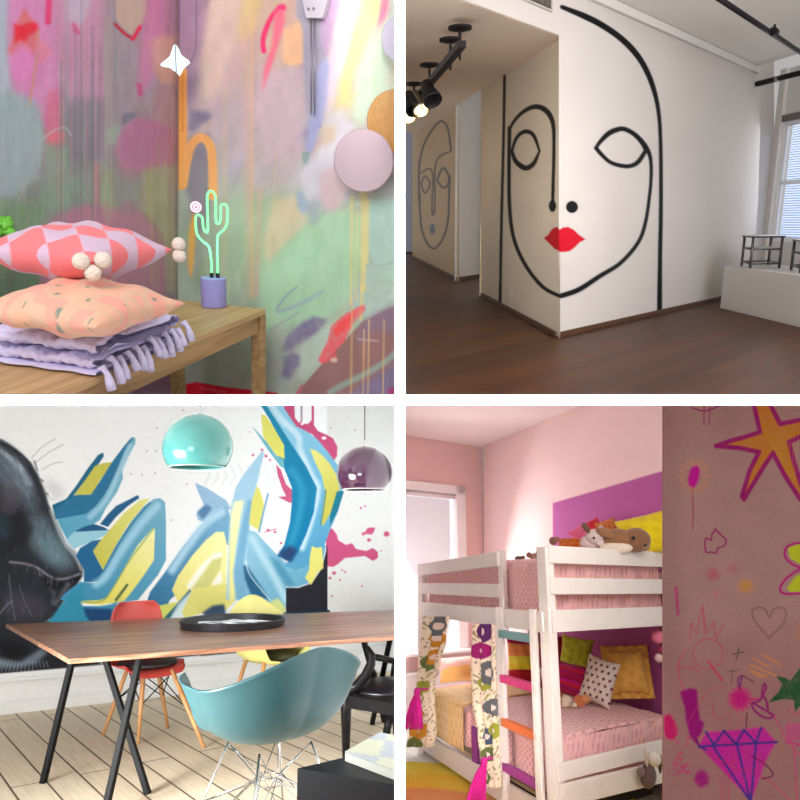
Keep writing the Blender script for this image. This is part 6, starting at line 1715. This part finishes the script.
for dx in (0, 1.8, -1.2): P.stroke([(769, 638-dx), (756, 623), (752, 612), (757, 608), (765, 609), (769, 617), (774, 609), (783, 608), (786, 614), (783, 624), (769, 638-dx)], 1.2, (136, 96, 98), .8, .7)
P.stroke([(708+15*math.cos(a*math.pi/8), 654+15*math.sin(a*math.pi/8)) for a in range(17)], 1.1, (176, 70, 92), .85, .5)
P.stroke([(690, 640), (691, 622), (697, 634), (700, 614), (703, 606), (706, 634), (714, 622), (716, 640), (724, 624)], 1.1, (176, 70, 92), .8, .5, False); P.stroke([(703, 606), (704, 634)], 1, (176, 70, 92), .7, .5)
P.stroke([(708, 661), (716, 672), (723, 681)], 1.8, (186, 50, 90), .9, .6); P.stroke([(686, 650), (679, 662), (680, 680), (684, 690)], 1.1, (186, 60, 96), .8, .5); P.stroke([(676, 668), (690, 668), (700, 672)], 1, (186, 60, 96), .8, .5)
P.stroke([(733, 654), (743, 652)], 1, (60, 60, 50), .8, .5); P.stroke([(739, 648), (736, 660)], 1, (60, 60, 50), .8, .5); P.stroke([(728, 672), (738, 670)], 1, (80, 70, 50), .6, .5); P.stroke([(733, 668), (731, 684)], 1, (80, 70, 50), .6, .5)
for k, (a, b) in enumerate((((754, 659), (770, 667)), ((751, 665), (776, 676)), ((749, 670), (768, 677)), ((764, 655), (780, 665)), ((754, 674), (762, 677)))): P.stroke([a, b], 1.8, (206, 124, 66), .8, .6, False)
g = [(776, 676), (786, 678), (790, 681), (800, 668), (808, 664), (812, 664), (812, 700), (800, 706), (795, 712), (794, 700), (782, 699), (768, 703), (780, 690), (782, 684)]
P.poly(g, (30, 78, 40), .95, .6, tex=.3)
P.poly([(680, 692), (690, 688), (697, 690), (698, 706), (700, 720), (704, 722), (702, 732), (698, 738), (697, 745), (690, 736), (686, 720), (685, 708)], (140, 14, 104), 1, .7, tex=.1)
P.stroke([(695, 738), (699, 745)], 2, (100, 16, 100), .9, .6)
P.poly([(664, 716), (670, 714), (675, 722), (678, 732), (674, 740), (666, 738), (664, 730)], (214, 20, 90), 1, 1, tex=.2)
P.dot(740, 699, 10, 10, (212, 22, 110), 1, 2.2, tex=.2)
for k in range(14):
    a = k*math.pi/7; P.stroke([(740+9*math.cos(a), 699+9*math.sin(a)), (740+13*math.cos(a), 699+13*math.sin(a))], 1, (200, 24, 110), .7, .6, False)
P.stroke([(740, 690), (738, 680), (742, 676), (740, 686)], 1.4, (110, 20, 96), .9, .5); P.stroke([(743, 676), (754, 682)], 1.2, (120, 30, 80), .8, .5)
P.stroke([(752, 702), (758, 706), (768, 712), (774, 716), (766, 718), (756, 712), (752, 704), (760, 700), (766, 688), (764, 684), (762, 694), (766, 700), (768, 710)], 2, (136, 22, 100), .95, .6)
P.stroke([(750, 699), (758, 699)], 2, (190, 30, 110), .9, .6); P.stroke([(747, 713), (746, 728)], 1.2, (90, 20, 60), .8, .5)
P.stroke([(774, 716), (786, 738), (800, 756)], 1.6, (190, 60, 110), .7, .7)
dm = [(699, 746), (706, 732), (740, 730), (763, 727), (776, 742), (766, 760), (752, 799), (749, 799)]
P.poly(dm, (204, 34, 140), 1, .7, tex=.12)
for a, b in (((699, 746.5), (777, 742)), ((706, 732), (714, 745)), ((714, 745), (724, 731)), ((724, 731), (736, 744)), ((736, 744), (744, 730)), ((744, 730), (756, 743)), ((756, 743), (761, 728)), ((713, 746), (749, 799)), ((737, 745), (750, 799)), ((756, 744), (751, 799)), ((699, 746.5), (706, 750))): P.stroke([a, b], 2.2, BU, .95, .6, False)
P.stroke([(700, 748), (730, 765), (765, 778), (790, 800)], 1.2, (200, 50, 90), .6, .6); P.stroke([(752, 756), (766, 765), (773, 775), (762, 779)], 1.4, (90, 20, 70), .8, .5)
for k in range(26):
    r = random.Random(k); x, y = r.uniform(672, 688), r.uniform(738, 775); P.stroke([(x, y), (x+r.uniform(-3, 4), y+r.uniform(-2, 3))], r.uniform(.8, 2), (196, 40, 110), .75, .6, False)
P.poly([(697, 772), (703, 769), (709, 776), (708, 784), (700, 788), (694, 780)], (150, 16, 110), .9, 1.2, tex=.2)
for k in range(44):
    r = random.Random(100+k); x, y = r.uniform(668, 800), r.uniform(690, 800); l = r.uniform(5, 16); a = r.uniform(-1, 2)
    P.stroke([(x, y), (x+l*math.cos(a), y+l*math.sin(a))], r.uniform(.7, 1.2), r.choice([(186, 66, 96), (190, 80, 76), (170, 60, 90), (206, 60, 120)]), .45, .5, False)
P.stroke([(688, 724), (694, 712), (710, 690), (726, 688)], 1, (186, 70, 90), .6, .5); P.stroke([(712, 700), (714, 716), (720, 720), (730, 712)], 1, (176, 50, 80), .6, .5)
for x in range(787, 802, 3): P.stroke([(x, 724), (x+1, 740)], 2, (206, 50, 130), .7, .7, False)
P.stroke([(786, 742), (800, 745)], 2, (196, 40, 120), .8, .6); P.stroke([(794, 745), (797, 800)], 1.6, (190, 60, 110), .7, .6)
for x in (720, 724, 728): P.stroke([(x, 775), (x+1, 800)], 1, (190, 50, 100), .6, .5, False)
P.noise(2.5, 3, 3, 8); P.noise(3, 30, 30, 9)
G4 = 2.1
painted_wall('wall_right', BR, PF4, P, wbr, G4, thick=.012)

area(BR, 'window_daylight', pww(.85, 1.55, .06), A+ed*.3-UP*.3, .7, 1.7, 46, (.98, .99, 1))
area(BR, 'hidden_fill', BR.dep(708, 470, 3.3), A+ld*1.0+ed*.4+UP*.9, .7, .7, 18, (1, .97, .94))  # fill light added out of sight behind the scribbled wall, for the bed end
area(BR, 'bed_side_fill', V((.22, .45, 1.52)), BR.pix(462, 722, .25), .35, .35, 4.8, (1, .98, .97), spread=math.radians(24))  # narrow fill added for the long side of the bed and the floor
# ------------------------------------------------------------------ trim every room at the party wall and the slab
bpy.context.view_layer.update()
def trim_room(o):
    room = ROOMOF.get(o.name)
    if room is None or o.type != 'MESH': return
    sx, sz = ROOMSIDE[id(room)]
    mw = o.matrix_world
    co = [mw @ V(c) for c in o.bound_box]
    t = HT+0.001
    for ax, s in ((0, sx), (2, sz)):
        lim = (CAM[ax]+s*t)
        if all((c[ax]-lim)*s >= 0 for c in co): continue
        if all((c[ax]-lim)*s <= 0 for c in co):
            dead.append(o); return
        if o.data.users > 1: o.data = o.data.copy()
        bm = bmesh.new(); bm.from_mesh(o.data)
        mi = mw.inverted(); p = V((0, 0, 0)); p[ax] = lim; n = V((0, 0, 0)); n[ax] = s
        lp_ = mi @ p; ln = (mw.to_3x3().transposed() @ n).normalized()
        r = bmesh.ops.bisect_plane(bm, geom=bm.verts[:]+bm.edges[:]+bm.faces[:], dist=1e-6, plane_co=lp_, plane_no=ln, clear_inner=True)
        ed = [g for g in r['geom_cut'] if isinstance(g, bmesh.types.BMEdge)]
        try: bmesh.ops.edgeloop_fill(bm, edges=ed)
        except Exception: pass
        bm.to_mesh(o.data); bm.free()
dead = []
ROOMSIDE = {}
for nm, sg in (('TL', (-1, 1)), ('TR', (1, 1)), ('BL', (-1, -1)), ('BR', (1, -1))):
    if nm in globals(): ROOMSIDE[id(globals()[nm])] = sg
for o in list(bpy.data.objects):
    if o.type == 'MESH': trim_room(o)
for o in dead: bpy.data.objects.remove(o)
